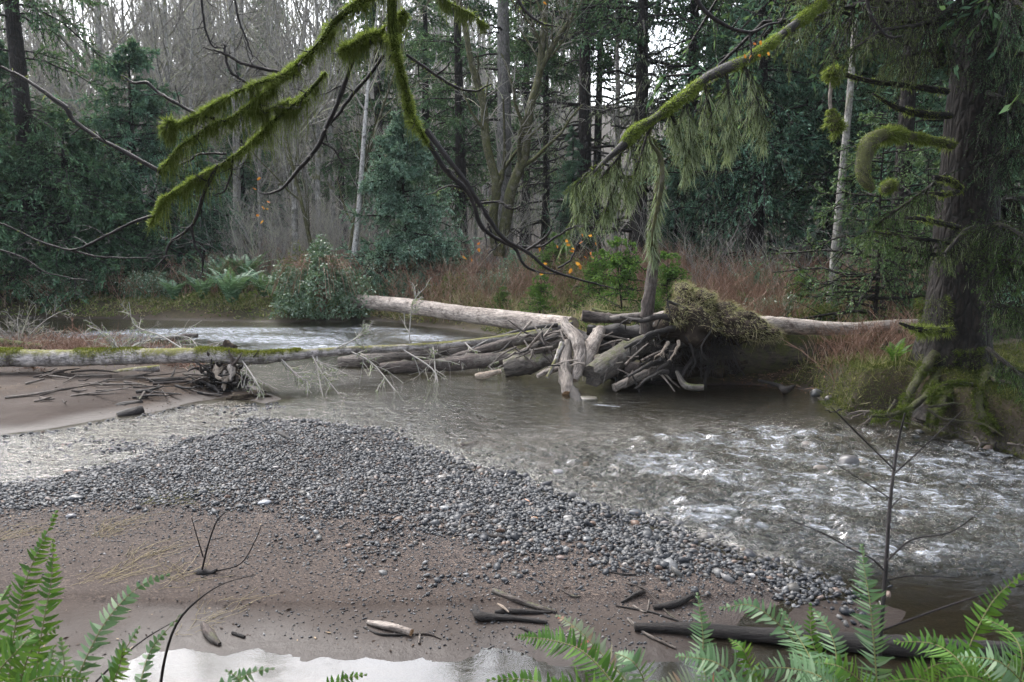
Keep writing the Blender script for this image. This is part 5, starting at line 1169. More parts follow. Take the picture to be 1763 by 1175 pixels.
for rl, ntw, tl, mats in [([(1640, 20, 11.9, 5), (1540, 5, 11.0, 4), (1430, 20, 10.2, 3), (1350, 60, 9.8, 2)], 60, .8, NO), ([(1660, -40, 12, 5), (1560, -30, 10.6, 4), (1450, -30, 9.6, 3), (1380, -10, 9.2, 2)], 60, .9, NO),
                          ([(1700, -20, 11.9, 5), (1600, 40, 10.6, 4), (1520, 60, 10, 3), (1470, 90, 9.8, 2)], 60, .7, NO), ([(1680, 60, 11.6, 5), (1730, 80, 10.6, 4), (1800, 110, 9.8, 3)], 50, .8, NG), ([(1680, -30, 11.6, 5), (1730, 0, 10.2, 4), (1790, 30, 9.4, 3)], 60, .9, NG),
                          ([(1690, 400, 11.7, 5), (1720, 385, 10.8, 4), (1790, 420, 10, 3)], 70, .65, NF), ([(1690, 470, 11.6, 5), (1735, 450, 10.6, 4), (1800, 470, 10.0, 3)], 60, .55, NF), ([(1690, 390, 11.6, 5), (1660, 400, 10.9, 4), (1625, 440, 10.6, 3)], 36, .45, NO), ([(1640, 420, 11.7, 4), (1570, 410, 11.2, 3), (1500, 400, 10.8, 2)], 40, .5, NF),
                          ([(1700, 280, 11.8, 5), (1740, 260, 11, 4), (1800, 280, 10.4, 3)], 60, .7, NG), ([(1690, 520, 11.4, 4), (1740, 530, 10.8, 3), (1800, 560, 10.2, 3)], 50, .45, NF), ([(1630, 300, 11.9, 4), (1590, 330, 11.8, 3), (1530, 370, 11.8, 2), (1490, 400, 11.8, 2)], 44, .5, NF),
                          ([(1640, 80, 11.8, 5), (1590, 90, 11.2, 3), (1530, 115, 11, 2)], 36, .55, NO), ([(1700, 160, 11.7, 5), (1750, 180, 11, 4), (1800, 200, 10.6, 3)], 60, .8, NG), ([(1700, 600, 11, 4), (1750, 640, 10.4, 3), (1800, 690, 9.8, 2)], 50, .35, NF), ([(1700, 350, 12.3, 5), (1780, 340, 12.6, 4), (1850, 350, 13, 3)], 60, .9, NG)]:
    spray(sp, rl, ntw, tl, mats=mats, lich=120)
# bare crooked rootlets washed out along the foot of the bank
for k in range(26):
    a0 = RNG.uniform(1450, 1763); b0 = np.interp(a0, [1445, 1550, 1620, 1763], [706, 716, 734, 776]); q0 = at0(a0, b0, .12); n_ = 8
    d_ = norm(np.array([RNG.normal(), -.5*RNG.random(), -.25*RNG.random()])); p = q0 + np.cumsum(np.tile(d_, (n_, 1))*RNG.uniform(.03, .08) + RNG.normal(size=(n_, 3))*.018, 0); p[:, 2] = np.clip(p[:, 2], -.03, .4); r0 = RNG.uniform(.006, .02)
    g = G(); log_mesh(g, np.concatenate([p, (r0*np.linspace(1, .4, n_))[:, None]], 1), 16, 6, .2, k); local(g, loc).obj('root', [M_LOGBROWN, M_DARKLOG, M_LOGGREY][k % 3], sp)
# the long limb reaching to the middle, thick with moss, drooping olive sprays under it
b, P, R = mossy(sp, [(1560, -110, 11.0, 6), (1480, -45, 10.0, 8), (1420, 2, 9.4, 7), (1385, 28, 9.1, 7), (1340, 62, 8.8, 6), (1290, 95, 8.5, 7), (1240, 118, 8.3, 9), (1210, 135, 8.2, 7), (1170, 172, 8.0, 6), (1130, 203, 7.9, 6), (1095, 225, 7.8, 7), (1070, 255, 7.7, 7), (1045, 275, 7.7, 4), (1020, 300, 7.6, 2)], 1500, .022, mat=M_DARKLOG, n=60, mm=M_MOSS, wd=.0035)
for a0, a1, n_ in [(.27, .31, 2600), (.41, .53, 9000), (.56, .72, 6000), (.77, .93, 8000)]:
    k0, k1 = int(a0*59), int(a1*59)+1; mossify(b, P[k0:k1+1], R[k0:k1+1]*1.15, n_, .022, loc, M_MOSS, .0035)
for rl, ntw, tl, lc in [([(1250, 118, 8.3, 3), (1258, 180, 8.2, 2), (1262, 240, 8.2, 1)], 30, .42, 900), ([(1275, 105, 8.4, 3), (1300, 160, 8.4, 3), (1310, 230, 8.4, 1)], 34, .42, 700), ([(1180, 165, 8, 3), (1188, 220, 8, 2), (1190, 260, 8, 1)], 30, .40, 900), ([(1150, 190, 8, 3), (1172, 230, 8, 2), (1180, 290, 8, 1)], 26, .34, 500),
                    ([(1095, 228, 7.8, 3), (1060, 275, 7.7, 2), (1010, 330, 7.6, 2), (985, 385, 7.5, 1)], 40, .42, 500), ([(1070, 250, 7.8, 3), (1060, 320, 7.7, 2), (1040, 370, 7.6, 1)], 32, .4, 500), ([(1120, 212, 7.9, 3), (1100, 280, 7.8, 2), (1088, 330, 7.8, 1)], 30, .36, 500), ([(1045, 275, 7.7, 3), (1010, 300, 7.6, 2), (990, 330, 7.5, 1)], 26, .34, 300), ([(1210, 138, 8.2, 3), (1225, 200, 8.2, 2), (1222, 250, 8.2, 1)], 24, .4, 400)]:
    spray(sp, rl, int(ntw*.6), tl*.85, mats=NO, lich=lc*.7, nl=.022, nw=.0028, mossn=200, up=-.5)
branch(sp, [(1128, 205, 7.9, 3), (1118, 240, 7.9, 2), (1138, 275, 7.9, 4), (1137, 330, 7.9, 4), (1125, 390, 7.9, 3), (1122, 415, 7.9, 1)], mat=M_MOSSBARK)
# high crown out of the frame, it shades the right bank
T_, C_ = conifer(h=19, r0=.1, cb=5.5, L0=4.2, nb=150, droop=.4, ntw=20, per=8, nl=.16, nw=.025)
C_.obj('crown', NM, sp, smooth=False)

# ================================================================== mossy boughs hanging over the camera's side
loc = np.array([-1.9, .2, 1.3])
mm = thing('overhanging_maple', 'mossy leaning maple whose dripping green boughs hang down across the top of the view', 'tree', loc)
g = G(); log_mesh(g, np.array([[-1.9, .2, .9, .26], [-1.7, .5, 2.5, .22], [-1.4, 1.6, 4.2, .19], [-1.1, 3.0, 5.4, .15], [-1.0, 4.2, 6.2, .1], [-1.0, 5.0, 7.5, .06]]), 40, 14, .1, 5); local(g, loc).obj('trunk', M_MOSSBARK, mm)
LM = loc
def bough(rl, nm, l, hang=1.0, mr=1.0, mat=M_DARKTWIG, mm_=M_MOSS, wd=.0028, n=40, strands=0):
    if nm > 1000: rl = [(a, b_, Y_, r_*.40) for a, b_, Y_, r_ in rl]
    b, P, R = branch(mm, rl, mat=M_MOSSCORE if nm > 1000 else mat, loc=LM, n=n, jit=.002, rough=.22 if nm > 1000 else .12)
    if nm:
        lump_ = 1+.75*vn(np.arange(len(P))*.6, rl[0][0], 0, 4)
        mossify(b, P, R*mr*lump_, int(nm*.5), l*.52, LM, mm_, .0014, hang=.35)
    if nm < 1000 and len(rl) > 3:       # knobbly side twigs of the bare shoots
        g = G(); P1, R1 = grow(P[None], R[None], 7, 1, .9, K=6, t0=.12, up=.15, curl=.7, rr=.45, lens=np.full(7, .11)); tubes(g, P1, np.clip(R1, .0012, .004), 5)
        P2, R2 = grow(P1, R1, 2, .5, .9, K=4, curl=.6); tubes(g, P2, np.full(R2.shape, .0012), 4); local(g, LM).obj('twiglets', M_DARKTWIG, b, kind='stuff')
    if nm > 1000:                       # fine bare and mossed twiglets and ragged hanging tufts
        g = G(); P1, R1 = grow(P[None], R[None], 16, 1, 1.0, K=6, t0=.05, up=-.1, curl=.6, rr=.3, lens=np.full(16, .10)); tubes(g, P1, np.clip(R1, .0012, .003), 5)
        P2, R2 = grow(P1, R1, 2, .6, .9, K=5, curl=.5); tubes(g, P2, np.full(R2.shape, .0011), 4); local(g, LM).obj('twiglets', M_DARKTWIG, b, kind='stuff')
        m = 26; g = G(); ti = RNG.integers(2, len(P)-1, m); ii = np.repeat(ti, 34); k_ = len(ii); K = 6; t = np.linspace(0, 1, K); ln = np.repeat(RNG.uniform(.02, .11, m), 34)*RNG.uniform(.4, 1.1, k_)
        q = P[ii][:, None] + RNG.normal(size=(k_, 1, 3))*np.array([.010, .006, .004]) + np.stack([RNG.normal(size=(k_, 1))*.012*t, RNG.normal(size=(k_, 1))*.012*t, -ln[:, None]*t-R[ii][:, None]*.6], 2) + RNG.normal(size=(k_, K, 3))*.0015
        tubes(g, q, np.full((k_, K), .0010)*(1.2-.8*t), 3); local(g, LM).obj('moss_tufts', M_MOSS, b, smooth=False, kind='stuff')
    if strands:
        strands = int(strands*.6); g = G(); i = RNG.integers(0, len(P), strands); K = 5; t = np.linspace(0, 1, K); ln = (.03+.13*RNG.random(strands)**2)*(1+.8*vn(i*.5, 0, 0, 3))
        q = P[i][:, None] + np.stack([RNG.normal(size=(strands, 1))*.02*t, RNG.normal(size=(strands, 1))*.02*t, -ln[:, None]*t-R[i][:, None]*.5], 2) + RNG.normal(size=(strands, K, 3))*.003
        q[:, 0] += RNG.normal(size=(strands, 3))*R[i][:, None]*.4
        tubes(g, q, np.full((strands, K), .0011)*(1.2-.8*t), 3); local(g, LM).obj('hanging_moss', M_MOSS, b, smooth=False)
    return b, P, R
bough([(720, -200, 4.2, 16), (690, -80, 4.1, 18), (676, -20, 4.0, 19), (675, 50, 4.0, 19), (687, 110, 4.0, 14), (700, 160, 4.0, 12), (708, 200, 4.0, 14), (722, 225, 3.95, 10), (735, 245, 3.95, 5)], 26000, .045, 1.1, strands=600)
bough([(735, 225, 3.95, 5), (770, 272, 3.9, 4.5), (800, 310, 3.9, 4), (832, 362, 3.9, 4), (865, 408, 3.9, 3.5), (905, 432, 3.9, 3), (945, 462, 3.9, 2.5), (1000, 478, 3.9, 1.8), (1060, 492, 3.9, 1)], 200, .02)
bough([(728, 228, 4, 5), (765, 290, 4, 4.5), (805, 330, 4, 4), (828, 385, 4, 4), (850, 405, 4, 3.5), (885, 425, 4, 3), (897, 450, 4, 2.5), (920, 465, 4, 2), (960, 470, 4, 1)], 200, .02)
bough([(885, 425, 4, 3), (930, 424, 4, 2), (960, 405, 4, 2), (1000, 385, 4, 1)], 0, 0); bough([(905, 432, 3.9, 2.4), (940, 410, 3.9, 2), (955, 390, 3.9, 1)], 0, 0); bough([(960, 462, 3.9, 2), (985, 448, 3.9, 1.6), (1000, 420, 3.9, 1)], 0, 0); bough([(840, 385, 4, 2), (850, 420, 4, 1.6), (830, 440, 4, 1)], 0, 0)
bough([(806, 330, 4, 2.4), (775, 322, 4, 1.8), (735, 342, 4, 1)], 150, .02); bough([(828, 350, 3.9, 2.4), (862, 348, 3.9, 2), (880, 358, 3.9, 2), (902, 350, 3.9, 1)], 100, .02)
bough([(690, -60, 4.1, 16), (655, -18, 4.05, 17), (610, 10, 4.0, 15), (575, 40, 4.0, 14), (552, 75, 4.0, 12), (520, 105, 4.0, 10), (488, 130, 3.95, 9), (450, 142, 3.9, 6), (405, 160, 3.9, 5), (365, 182, 3.9, 3), (325, 205, 3.9, 2.5), (290, 215, 3.9, 3.5), (272, 216, 3.9, 2)], 30000, .040, 1.0, strands=1000)
bough([(300, 210, 3.9, 4), (287, 213, 3.9, 7), (280, 222, 3.9, 5)], 2600, .06, 3., strands=60)
bough([(487, 132, 3.95, 8), (460, 160, 3.95, 8), (430, 185, 3.9, 8), (395, 208, 3.9, 7), (372, 215, 3.9, 6), (340, 236, 3.9, 5), (312, 254, 3.85, 5), (292, 278, 3.85, 6), (275, 298, 3.85, 5)], 16000, .035, 1.1, strands=600)
bough([(274, 295, 3.85, 4), (225, 268, 3.85, 3.5), (165, 236, 3.85, 3.5), (120, 205, 3.85, 4), (112, 188, 3.85, 5), (60, 150, 3.85, 3), (20, 128, 3.85, 2.5), (-20, 112, 3.85, 2)], 150, .03)
bough([(700, 20, 4.1, 14), (665, 52, 4.1, 12), (632, 68, 4.05, 12), (600, 88, 4.05, 10), (585, 96, 4.05, 8)], 14000, .05, 1.2, strands=600)
bough([(560, 125, 4.1, 6), (535, 155, 4.05, 9), (510, 180, 4.0, 10), (480, 200, 4.0, 9), (440, 238, 3.95, 8), (400, 268, 3.9, 7), (375, 284, 3.9, 6), (345, 300, 3.9, 5), (310, 325, 3.9, 6), (285, 340, 3.85, 6), (272, 362, 3.85, 5), (262, 385, 3.85, 3)], 20000, .038, 1.4, strands=1000)
bough([(430, 185, 3.9, 4), (450, 190, 3.95, 3), (480, 178, 4.0, 3), (505, 160, 4.05, 3)], 2500, .04, 1.4, strands=80)
bough([(262, 372, 3.85, 3), (225, 385, 3.8, 2.5), (180, 408, 3.8, 2.4), (125, 432, 3.8, 2), (60, 415, 3.8, 1.8), (20, 395, 3.8, 1.6), (-20, 380, 3.8, 1.5)], 60, .02)
bough([(125, 432, 3.8, 2), (170, 442, 3.8, 1.6), (240, 446, 3.8, 1.2), (300, 440, 3.8, .8)], 0, 0); bough([(-20, 425, 3.7, 1.8), (40, 445, 3.7, 1.6), (80, 470, 3.7, 1.2), (150, 485, 3.7, .8)], 0, 0)
bough([(620, 60, 4.1, 3), (603, 115, 4.1, 4), (580, 180, 4.1, 4), (560, 222, 4.1, 4), (550, 248, 4.1, 4), (520, 285, 4.1, 3.4), (494, 317, 4.1, 2.6), (470, 330, 4.1, 2), (452, 330, 4.1, 1.2)], 0, 0)
bough([(660, 95, 4.2, 3), (635, 132, 4.2, 3), (600, 172, 4.2, 3), (575, 205, 4.2, 2.6), (558, 225, 4.2, 2)], 0, 0); bough([(552, 245, 4.1, 2), (572, 255, 4.1, 1.8), (590, 280, 4.1, 1.4), (605, 290, 4.1, 1)], 0, 0)
bough([(376, 284, 3.9, 3.4), (362, 310, 3.9, 3.4), (347, 345, 3.9, 3), (335, 380, 3.9, 2.8), (320, 398, 3.9, 2.4), (292, 420, 3.9, 2.2), (285, 445, 3.9, 1.6), (268, 465, 3.9, 1)], 0, 0)
bough([(330, 390, 3.9, 2.4), (335, 420, 3.9, 2), (350, 450, 3.9, 2), (345, 478, 3.9, 1.2)], 0, 0); bough([(390, 265, 3.9, 2), (345, 268, 3.9, 2), (328, 282, 3.9, 1.6), (308, 292, 3.9, 1)], 0, 0)
bough([(480, 124, 4, 3), (445, 117, 4, 2.8), (415, 108, 4, 2.4), (388, 93, 4, 2), (355, 82, 4, 1)], 60, .02); bough([(430, 146, 4, 2.6), (402, 128, 4, 2.4), (390, 110, 4, 2.2), (385, 78, 4, 1.2)], 0, 0)
bough([(370, 205, 3.9, 3), (330, 192, 3.9, 3), (305, 180, 3.9, 3), (270, 163, 3.9, 2.4), (246, 147, 3.9, 3), (225, 148, 3.9, 2), (200, 135, 3.9, 1)], 60, .02)
bough([(400, 268, 3.9, 2), (398, 300, 3.9, 2), (385, 325, 3.9, 1.4), (370, 330, 3.9, 1)], 0, 0)
bough([(700, 95, 4.3, 2.6), (740, 122, 4.3, 2.6), (780, 150, 4.3, 2.4), (815, 158, 4.3, 2), (845, 146, 4.3, 1.2)], 400, .02); bough([(752, 128, 4.3, 2), (768, 118, 4.3, 1.6), (775, 105, 4.3, 1)], 0, 0)
bough([(745, -30, 4.3, 5), (765, 0, 4.3, 5), (790, 15, 4.3, 3), (820, 32, 4.3, 2), (840, 50, 4.3, 1)], 1500, .05, 1.2)
bough([(345, -40, 4.3, 2), (350, 30, 4.3, 2), (365, 80, 4.3, 1.6), (385, 85, 4.3, 1)], 0, 0); bough([(400, -30, 4.3, 2), (410, 30, 4.3, 1.8), (425, 75, 4.3, 1.4), (430, 100, 4.3, 1)], 0, 0)
bough([(1185, -30, 5, 3.6), (1210, 15, 5, 3.4), (1245, 42, 5, 3.2), (1290, 57, 5, 2.8), (1325, 42, 5, 2.2), (1350, 33, 5, 1.6), (1358, -10, 5, 1)], 0, 0); bough([(1485, -30, 4.6, 2.8), (1500, 20, 4.6, 2.6), (1518, 45, 4.6, 2.2), (1540, 63, 4.6, 1.8), (1562, 60, 4.6, 1)], 0, 0)
bough([(880, -20, 5, 3), (905, 20, 5, 2.6), (935, 45, 5, 2), (960, 50, 5, 1)], 500, .03); bough([(1290, 57, 5, 2), (1292, 80, 5, 1.6), (1293, 110, 5, 1)], 0, 0)
# withered orange leaves still hanging
for cx, cy, Y, n_ in [(455, 365, 4, 5), (455, 318, 4, 2), (810, 440, 4, 4), (985, 425, 4, 4), (965, 420, 4, 3), (1020, 405, 4, 3), (925, 455, 4, 2), (1010, 430, 4, 3), (1302, 92, 4.9, 5), (1310, 72, 4.9, 2), (935, 5, 5, 2), (985, 452, 4, 3)]:
    for k in range(n_):
        c = at(cx+RNG.normal()*11, cy+RNG.normal()*8, Y); d = rand_dirs(1, -.5)[0]; s = norm(np.cross(d, rand_dirs(1)[0])); nn = np.cross(d, s); L = .024+.012*RNG.random()
        vv = np.array([c, c+d*L*.3+s*L*.26+nn*L*.1, c+d*L*.7+s*L*.2, c+d*L, c+d*L*.7-s*L*.2, c+d*L*.3-s*L*.26+nn*L*.1, c+d*L*.5-nn*L*.06])
        g = G(); g.add(vv, np.array([(0, 1, 6), (1, 2, 6), (2, 3, 6), (3, 4, 6), (4, 5, 6), (5, 0, 6)])); local(g, LM).obj('leaf', M_DEADLEAF, mm, smooth=False)
# water drops on the twig tips
# ================================================================== foreground ferns
def frondpx(o, pts, w, mat=M_FERN, np_=26, red=None, loc=None, face=(0, -1, .7), droopy=.12):
    """a sword fern frond along photo points (px,py,Y); w half width in px"""
    p = spline([at(*q) for q in pts], 24); T = norm(np.gradient(p, axis=0)); F = norm(np.array(face, float)); Lg = np.linalg.norm(np.diff(p, axis=0), axis=1).sum(); Y = pts[0][2]; W = w*Y/FPX
    g = G(); tubes(g, p[None], (.0035*np.linspace(1, .25, 24))[None], 5, 1)
    u = np.linspace(.10, .995, np_); i = np.minimum((u*23).astype(int), 22); f = (u*23-i)[:, None]; B = p[i]*(1-f)+p[i+1]*f; Tn = T[i]
    prof = W*np.minimum(1, (1.02-u)*2.4+.06)*np.minimum(1, .55+u*1.6)
    step = Lg/np_
    for s in (-1, 1):
        kp = RNG.random(np_) > .06; Bk, Tk, pk = B[kp], Tn[kp], prof[kp]; S = norm(np.cross(Tk, F))*s; n = int(kp.sum())
        tw = .25*RNG.normal(size=(n, 1)); N = norm(F+.35*RNG.normal(size=(n, 3)))
        L = pk*(.75+.35*RNG.random(n)); D0 = norm(S + Tk*(.28+.16*RNG.normal(size=(n, 1))) + tw*.5*F)
        rows = []
        for q, (a, hw) in enumerate([(0, .18), (.18, .40), (.5, .32), (.82, .17), (1.0, .01)]):
            cpt = Bk + D0*(L*a)[:, None] + Tk*(L*.18*a*a)[:, None] - N*(L*(droopy+.1*RNG.random(n))*a*a)[:, None]
            wv_ = norm(Tk+.4*N*s)*step*hw
            rows += [cpt-wv_, cpt+wv_]
        v = np.stack(rows, 1); idx = np.arange(n)[:, None]*10
        fs = np.concatenate([idx+np.array([[2*q, 2*q+1, 2*q+3, 2*q+2]]) for q in range(4)], 0)
        g.add(v.reshape(-1, 3), fs, 0)
    return local(g, loc).obj('frond', [mat, M_STEM], o, smooth=False)
M_STEM = leafy('fern_stem', (.12, .14, .05, 1), (.2, .2, .08, 1), .1, .5)
def fern(label, base, fronds):
    loc = np.array(base, float); loc[2] = H(loc[0], loc[1]); o = thing('sword_fern', label, 'fern', loc)
    for pts, w, mat, np_ in fronds: frondpx(o, pts, w, mat, np_, loc=loc)
    return o
FA, FP, FR = M_FERN, M_FERNPALE, M_FERNRED
fern('dark green sword fern standing tall in the bottom left corner', (-1.75, 2.25, 0), [
    ([(15, 1250, 2.4), (20, 1120, 2.5), (45, 1000, 2.6), (75, 930, 2.65), (98, 880, 2.7)], 36, FA, 40), ([(50, 1250, 2.4), (70, 1100, 2.5), (88, 1000, 2.6), (92, 930, 2.6)], 32, FA, 30),
    ([(-10, 1260, 2.3), (-20, 1150, 2.3), (-10, 1060, 2.4), (15, 1010, 2.5)], 44, FA, 26), ([(40, 1260, 2.3), (35, 1180, 2.3), (60, 1110, 2.3), (100, 1080, 2.3)], 34, FA, 24), ([(30, 1260, 2.2), (90, 1190, 2.2), (110, 1150, 2.2), (105, 1100, 2.2)], 38, FP, 22), ([(-30, 1250, 2.2), (-10, 1170, 2.2), (30, 1120, 2.2), (60, 1090, 2.3)], 50, FA, 26), ([(0, 1240, 2.1), (30, 1190, 2.1), (80, 1165, 2.1), (150, 1170, 2.1)], 40, FA, 24)])
fern('pale fern with loose fronds arching right beside the bottom left corner', (-1.35, 2.3, 0), [
    ([(110, 1230, 2.5), (150, 1130, 2.6), (190, 1060, 2.7), (240, 1010, 2.8), (290, 990, 2.85)], 30, FP, 26), ([(150, 1240, 2.5), (200, 1150, 2.6), (215, 1120, 2.6), (240, 1080, 2.6)], 26, FP, 18), ([(175, 1240, 2.5), (185, 1200, 2.5), (205, 1150, 2.5), (212, 1110, 2.5)], 26, FA, 16), ([(110, 1240, 2.4), (85, 1180, 2.4), (88, 1140, 2.4), (92, 1115, 2.4)], 26, FP, 16), ([(220, 1230, 2.6), (240, 1180, 2.6), (260, 1120, 2.7), (310, 1060, 2.7)], 16, FP, 18)])
fern('small fern tips rising from the bottom edge in the puddle', (-.8, 2.1, 0), [([(300, 1240, 2.4), (380, 1190, 2.4), (430, 1160, 2.4), (470, 1152, 2.4)], 24, FP, 18), ([(520, 1240, 2.4), (560, 1190, 2.4), (600, 1168, 2.4), (630, 1162, 2.4)], 20, FA, 16), ([(400, 1240, 2.3), (420, 1200, 2.3), (410, 1170, 2.3), (390, 1155, 2.3)], 20, FP, 14)])
fern('sword fern with one red speckled frond right of the bottom centre', (.45, 2.2, 0), [([(1090, 1240, 2.4), (1050, 1170, 2.5), (1000, 1120, 2.6), (945, 1102, 2.7), (888, 1096, 2.8)], 38, FA, 34), ([(1120, 1240, 2.4), (1075, 1170, 2.5), (1030, 1120, 2.6), (990, 1080, 2.7), (958, 1060, 2.8)], 30, FR, 28), ([(1100, 1240, 2.4), (1110, 1180, 2.4), (1090, 1140, 2.4), (1060, 1125, 2.5)], 34, FP, 20), ([(1000, 1240, 2.3), (960, 1190, 2.3), (900, 1170, 2.4), (840, 1172, 2.4)], 28, FA, 20), ([(1080, 1240, 2.3), (1040, 1200, 2.3), (980, 1180, 2.3), (930, 1185, 2.3)], 34, FA, 20)])
fern('large pale green sword fern with spreading fronds at the lower right', (1.0, 2.25, 0), [
    ([(1250, 1230, 2.5), (1213, 1160, 2.6), (1210, 1090, 2.7), (1200, 1022, 2.8)], 30, FP, 28), ([(1400, 1210, 2.5), (1370, 1110, 2.7), (1300, 1045, 2.8), (1240, 1048, 2.9)], 32, FP, 28), ([(1310, 1240, 2.4), (1280, 1180, 2.45), (1230, 1140, 2.5), (1165, 1130, 2.6)], 40, FP, 26), ([(1480, 1240, 2.3), (1420, 1170, 2.4), (1350, 1150, 2.5), (1290, 1155, 2.5)], 40, FP, 26),
    ([(1330, 1240, 2.5), (1300, 1170, 2.6), (1280, 1120, 2.6), (1255, 1100, 2.7)], 26, FA, 18), ([(1400, 1240, 2.4), (1400, 1150, 2.5), (1370, 1090, 2.7), (1345, 1050, 2.8)], 36, FP, 24), ([(1420, 1230, 2.4), (1440, 1150, 2.5), (1430, 1090, 2.6), (1400, 1050, 2.7)], 36, FP, 24), ([(1360, 1240, 2.3), (1310, 1200, 2.35), (1240, 1185, 2.4), (1180, 1200, 2.4)], 38, FP, 22), ([(1290, 1240, 2.3), (1220, 1190, 2.3), (1170, 1175, 2.3), (1120, 1185, 2.3)], 34, FR, 22)])
fern('fern with the tallest upright frond at the lower right', (1.35, 2.3, 0), [
    ([(1515, 1250, 2.4), (1508, 1150, 2.5), (1498, 1040, 2.6), (1488, 980, 2.7), (1483, 938, 2.75)], 40, FP, 44), ([(1540, 1240, 2.3), (1500, 1190, 2.4), (1450, 1150, 2.4), (1400, 1140, 2.5)], 36, FA, 24), ([(1500, 1240, 2.5), (1440, 1180, 2.6), (1400, 1110, 2.7), (1395, 1040, 2.8)], 28, FA, 24), ([(1530, 1240, 2.3), (1560, 1190, 2.4), (1600, 1150, 2.4), (1640, 1140, 2.4)], 36, FA, 22), ([(1480, 1240, 2.2), (1450, 1200, 2.2), (1400, 1185, 2.2), (1340, 1190, 2.2)], 40, FP, 24)])
fern('green sword fern filling the bottom right corner', (1.75, 2.3, 0), [
    ([(1640, 1240, 2.4), (1655, 1150, 2.5), (1700, 1050, 2.6), (1740, 1005, 2.7), (1775, 985, 2.7)], 30, FA, 30), ([(1700, 1240, 2.3), (1660, 1150, 2.4), (1610, 1110, 2.5), (1540, 1105, 2.6)], 40, FA, 28), ([(1720, 1240, 2.3), (1700, 1160, 2.4), (1640, 1120, 2.5), (1600, 1100, 2.5)], 40, FA, 26), ([(1740, 1230, 2.3), (1760, 1140, 2.3), (1740, 1090, 2.4), (1690, 1062, 2.5)], 36, FA, 24),
    ([(1680, 1240, 2.2), (1620, 1190, 2.2), (1580, 1170, 2.2), (1520, 1175, 2.2)], 44, FA, 24), ([(1760, 1240, 2.2), (1720, 1190, 2.2), (1670, 1165, 2.2), (1620, 1170, 2.2)], 44, FA, 24), ([(1780, 1240, 2.2), (1770, 1190, 2.2), (1720, 1140, 2.2), (1650, 1130, 2.3)], 44, FP, 26), ([(1700, 1220, 2.4), (1740, 1140, 2.5), (1775, 1100, 2.5), (1800, 1080, 2.5)], 34, FP, 20)])
# thin bare saplings
def twiggy(name, label, base, stems, mat=M_DARKTWIG):
    loc = at(*base); o = thing(name, label, 'sapling', loc)
    for k, pl in enumerate(stems):
        p = np.array([[*at(a, b, Y), r*Y/FPX] for a, b, Y, r in pl]); g = G(); c = spline(p, 20); log_mesh(g, c, 20, 6, .12, k); local(g, loc).obj('stem' if k == 0 else 'twig', mat, o)
    return o
twiggy('bare_sapling', 'thin dark leafless sapling rising through the ferns at the lower right', (1515, 1120, 2.9), [[(1505, 1260, 2.8, 4), (1515, 1110, 2.9, 4), (1525, 980, 3.0, 3.6), (1533, 860, 3.1, 3), (1545, 770, 3.2, 2.4), (1558, 712, 3.2, 1.4)], [(1541, 810, 3.1, 1.6), (1500, 770, 3.1, 1.6), (1460, 730, 3.1, 1.6), (1430, 700, 3.1, .8)], [(1541, 815, 3.1, 1.4), (1590, 770, 3.1, 1.3), (1660, 705, 3.1, .8)], [(1532, 858, 3.1, 1.3), (1480, 825, 3.1, 1.2), (1440, 800, 3.1, .8)], [(1528, 965, 3.0, 1.8), (1570, 930, 3.0, 1.6), (1640, 915, 3.0, 1.4), (1700, 870, 3.0, .8)], [(1524, 1000, 3.0, 1.4), (1570, 992, 3.0, 1.2), (1650, 995, 3.0, .8)], [(1466, 946, 2.9, 1.6), (1420, 920, 2.9, 1.4), (1360, 895, 2.9, .8)], [(1525, 985, 3, 1.2), (1500, 962, 2.9, 1.6), (1466, 946, 2.9, 1.4)], [(1530, 880, 3, 1.2), (1545, 862, 3, 1), (1555, 855, 3, .7)], [(1520, 1085, 2.9, 2), (1600, 1055, 2.9, 2), (1690, 1025, 2.9, 1.6), (1790, 1000, 2.9, 1)]])
twiggy('bare_sapling', 'dark curved leafless shoot rising from the bottom edge left of the puddle', (277, 1170, 3), [[(272, 1260, 2.9, 3), (277, 1175, 3, 3), (290, 1110, 3, 2.6), (310, 1065, 3, 2.4), (345, 1030, 3, 1.8), (385, 1005, 3, 1), (440, 990, 3, .7)], [(140, 1200, 2.9, 2), (200, 1140, 2.9, 2), (250, 1100, 3, 1.4), (300, 1070, 3, .8)]])
p0 = onto(350, 988); Y0 = p0[1]
twiggy('uprooted_twig', 'small dark root clump with thin upright twigs lying on the sand at left', (350, 988, Y0), [[(330, 992, Y0, 3), (345, 986, Y0, 8), (362, 988, Y0, 6), (374, 980, Y0, 2)], [(347, 985, Y0, 2), (358, 940, Y0, 1.6), (372, 900, Y0, 1.4), (388, 882, Y0, 1)], [(350, 960, Y0, 1.2), (338, 920, Y0, 1), (330, 892, Y0, .7)], [(372, 984, Y0, 1.4), (415, 970, Y0, 1.2), (440, 930, Y0, 1), (450, 905, Y0, .7)], [(365, 930, Y0, .9), (385, 925, Y0, .7)]])
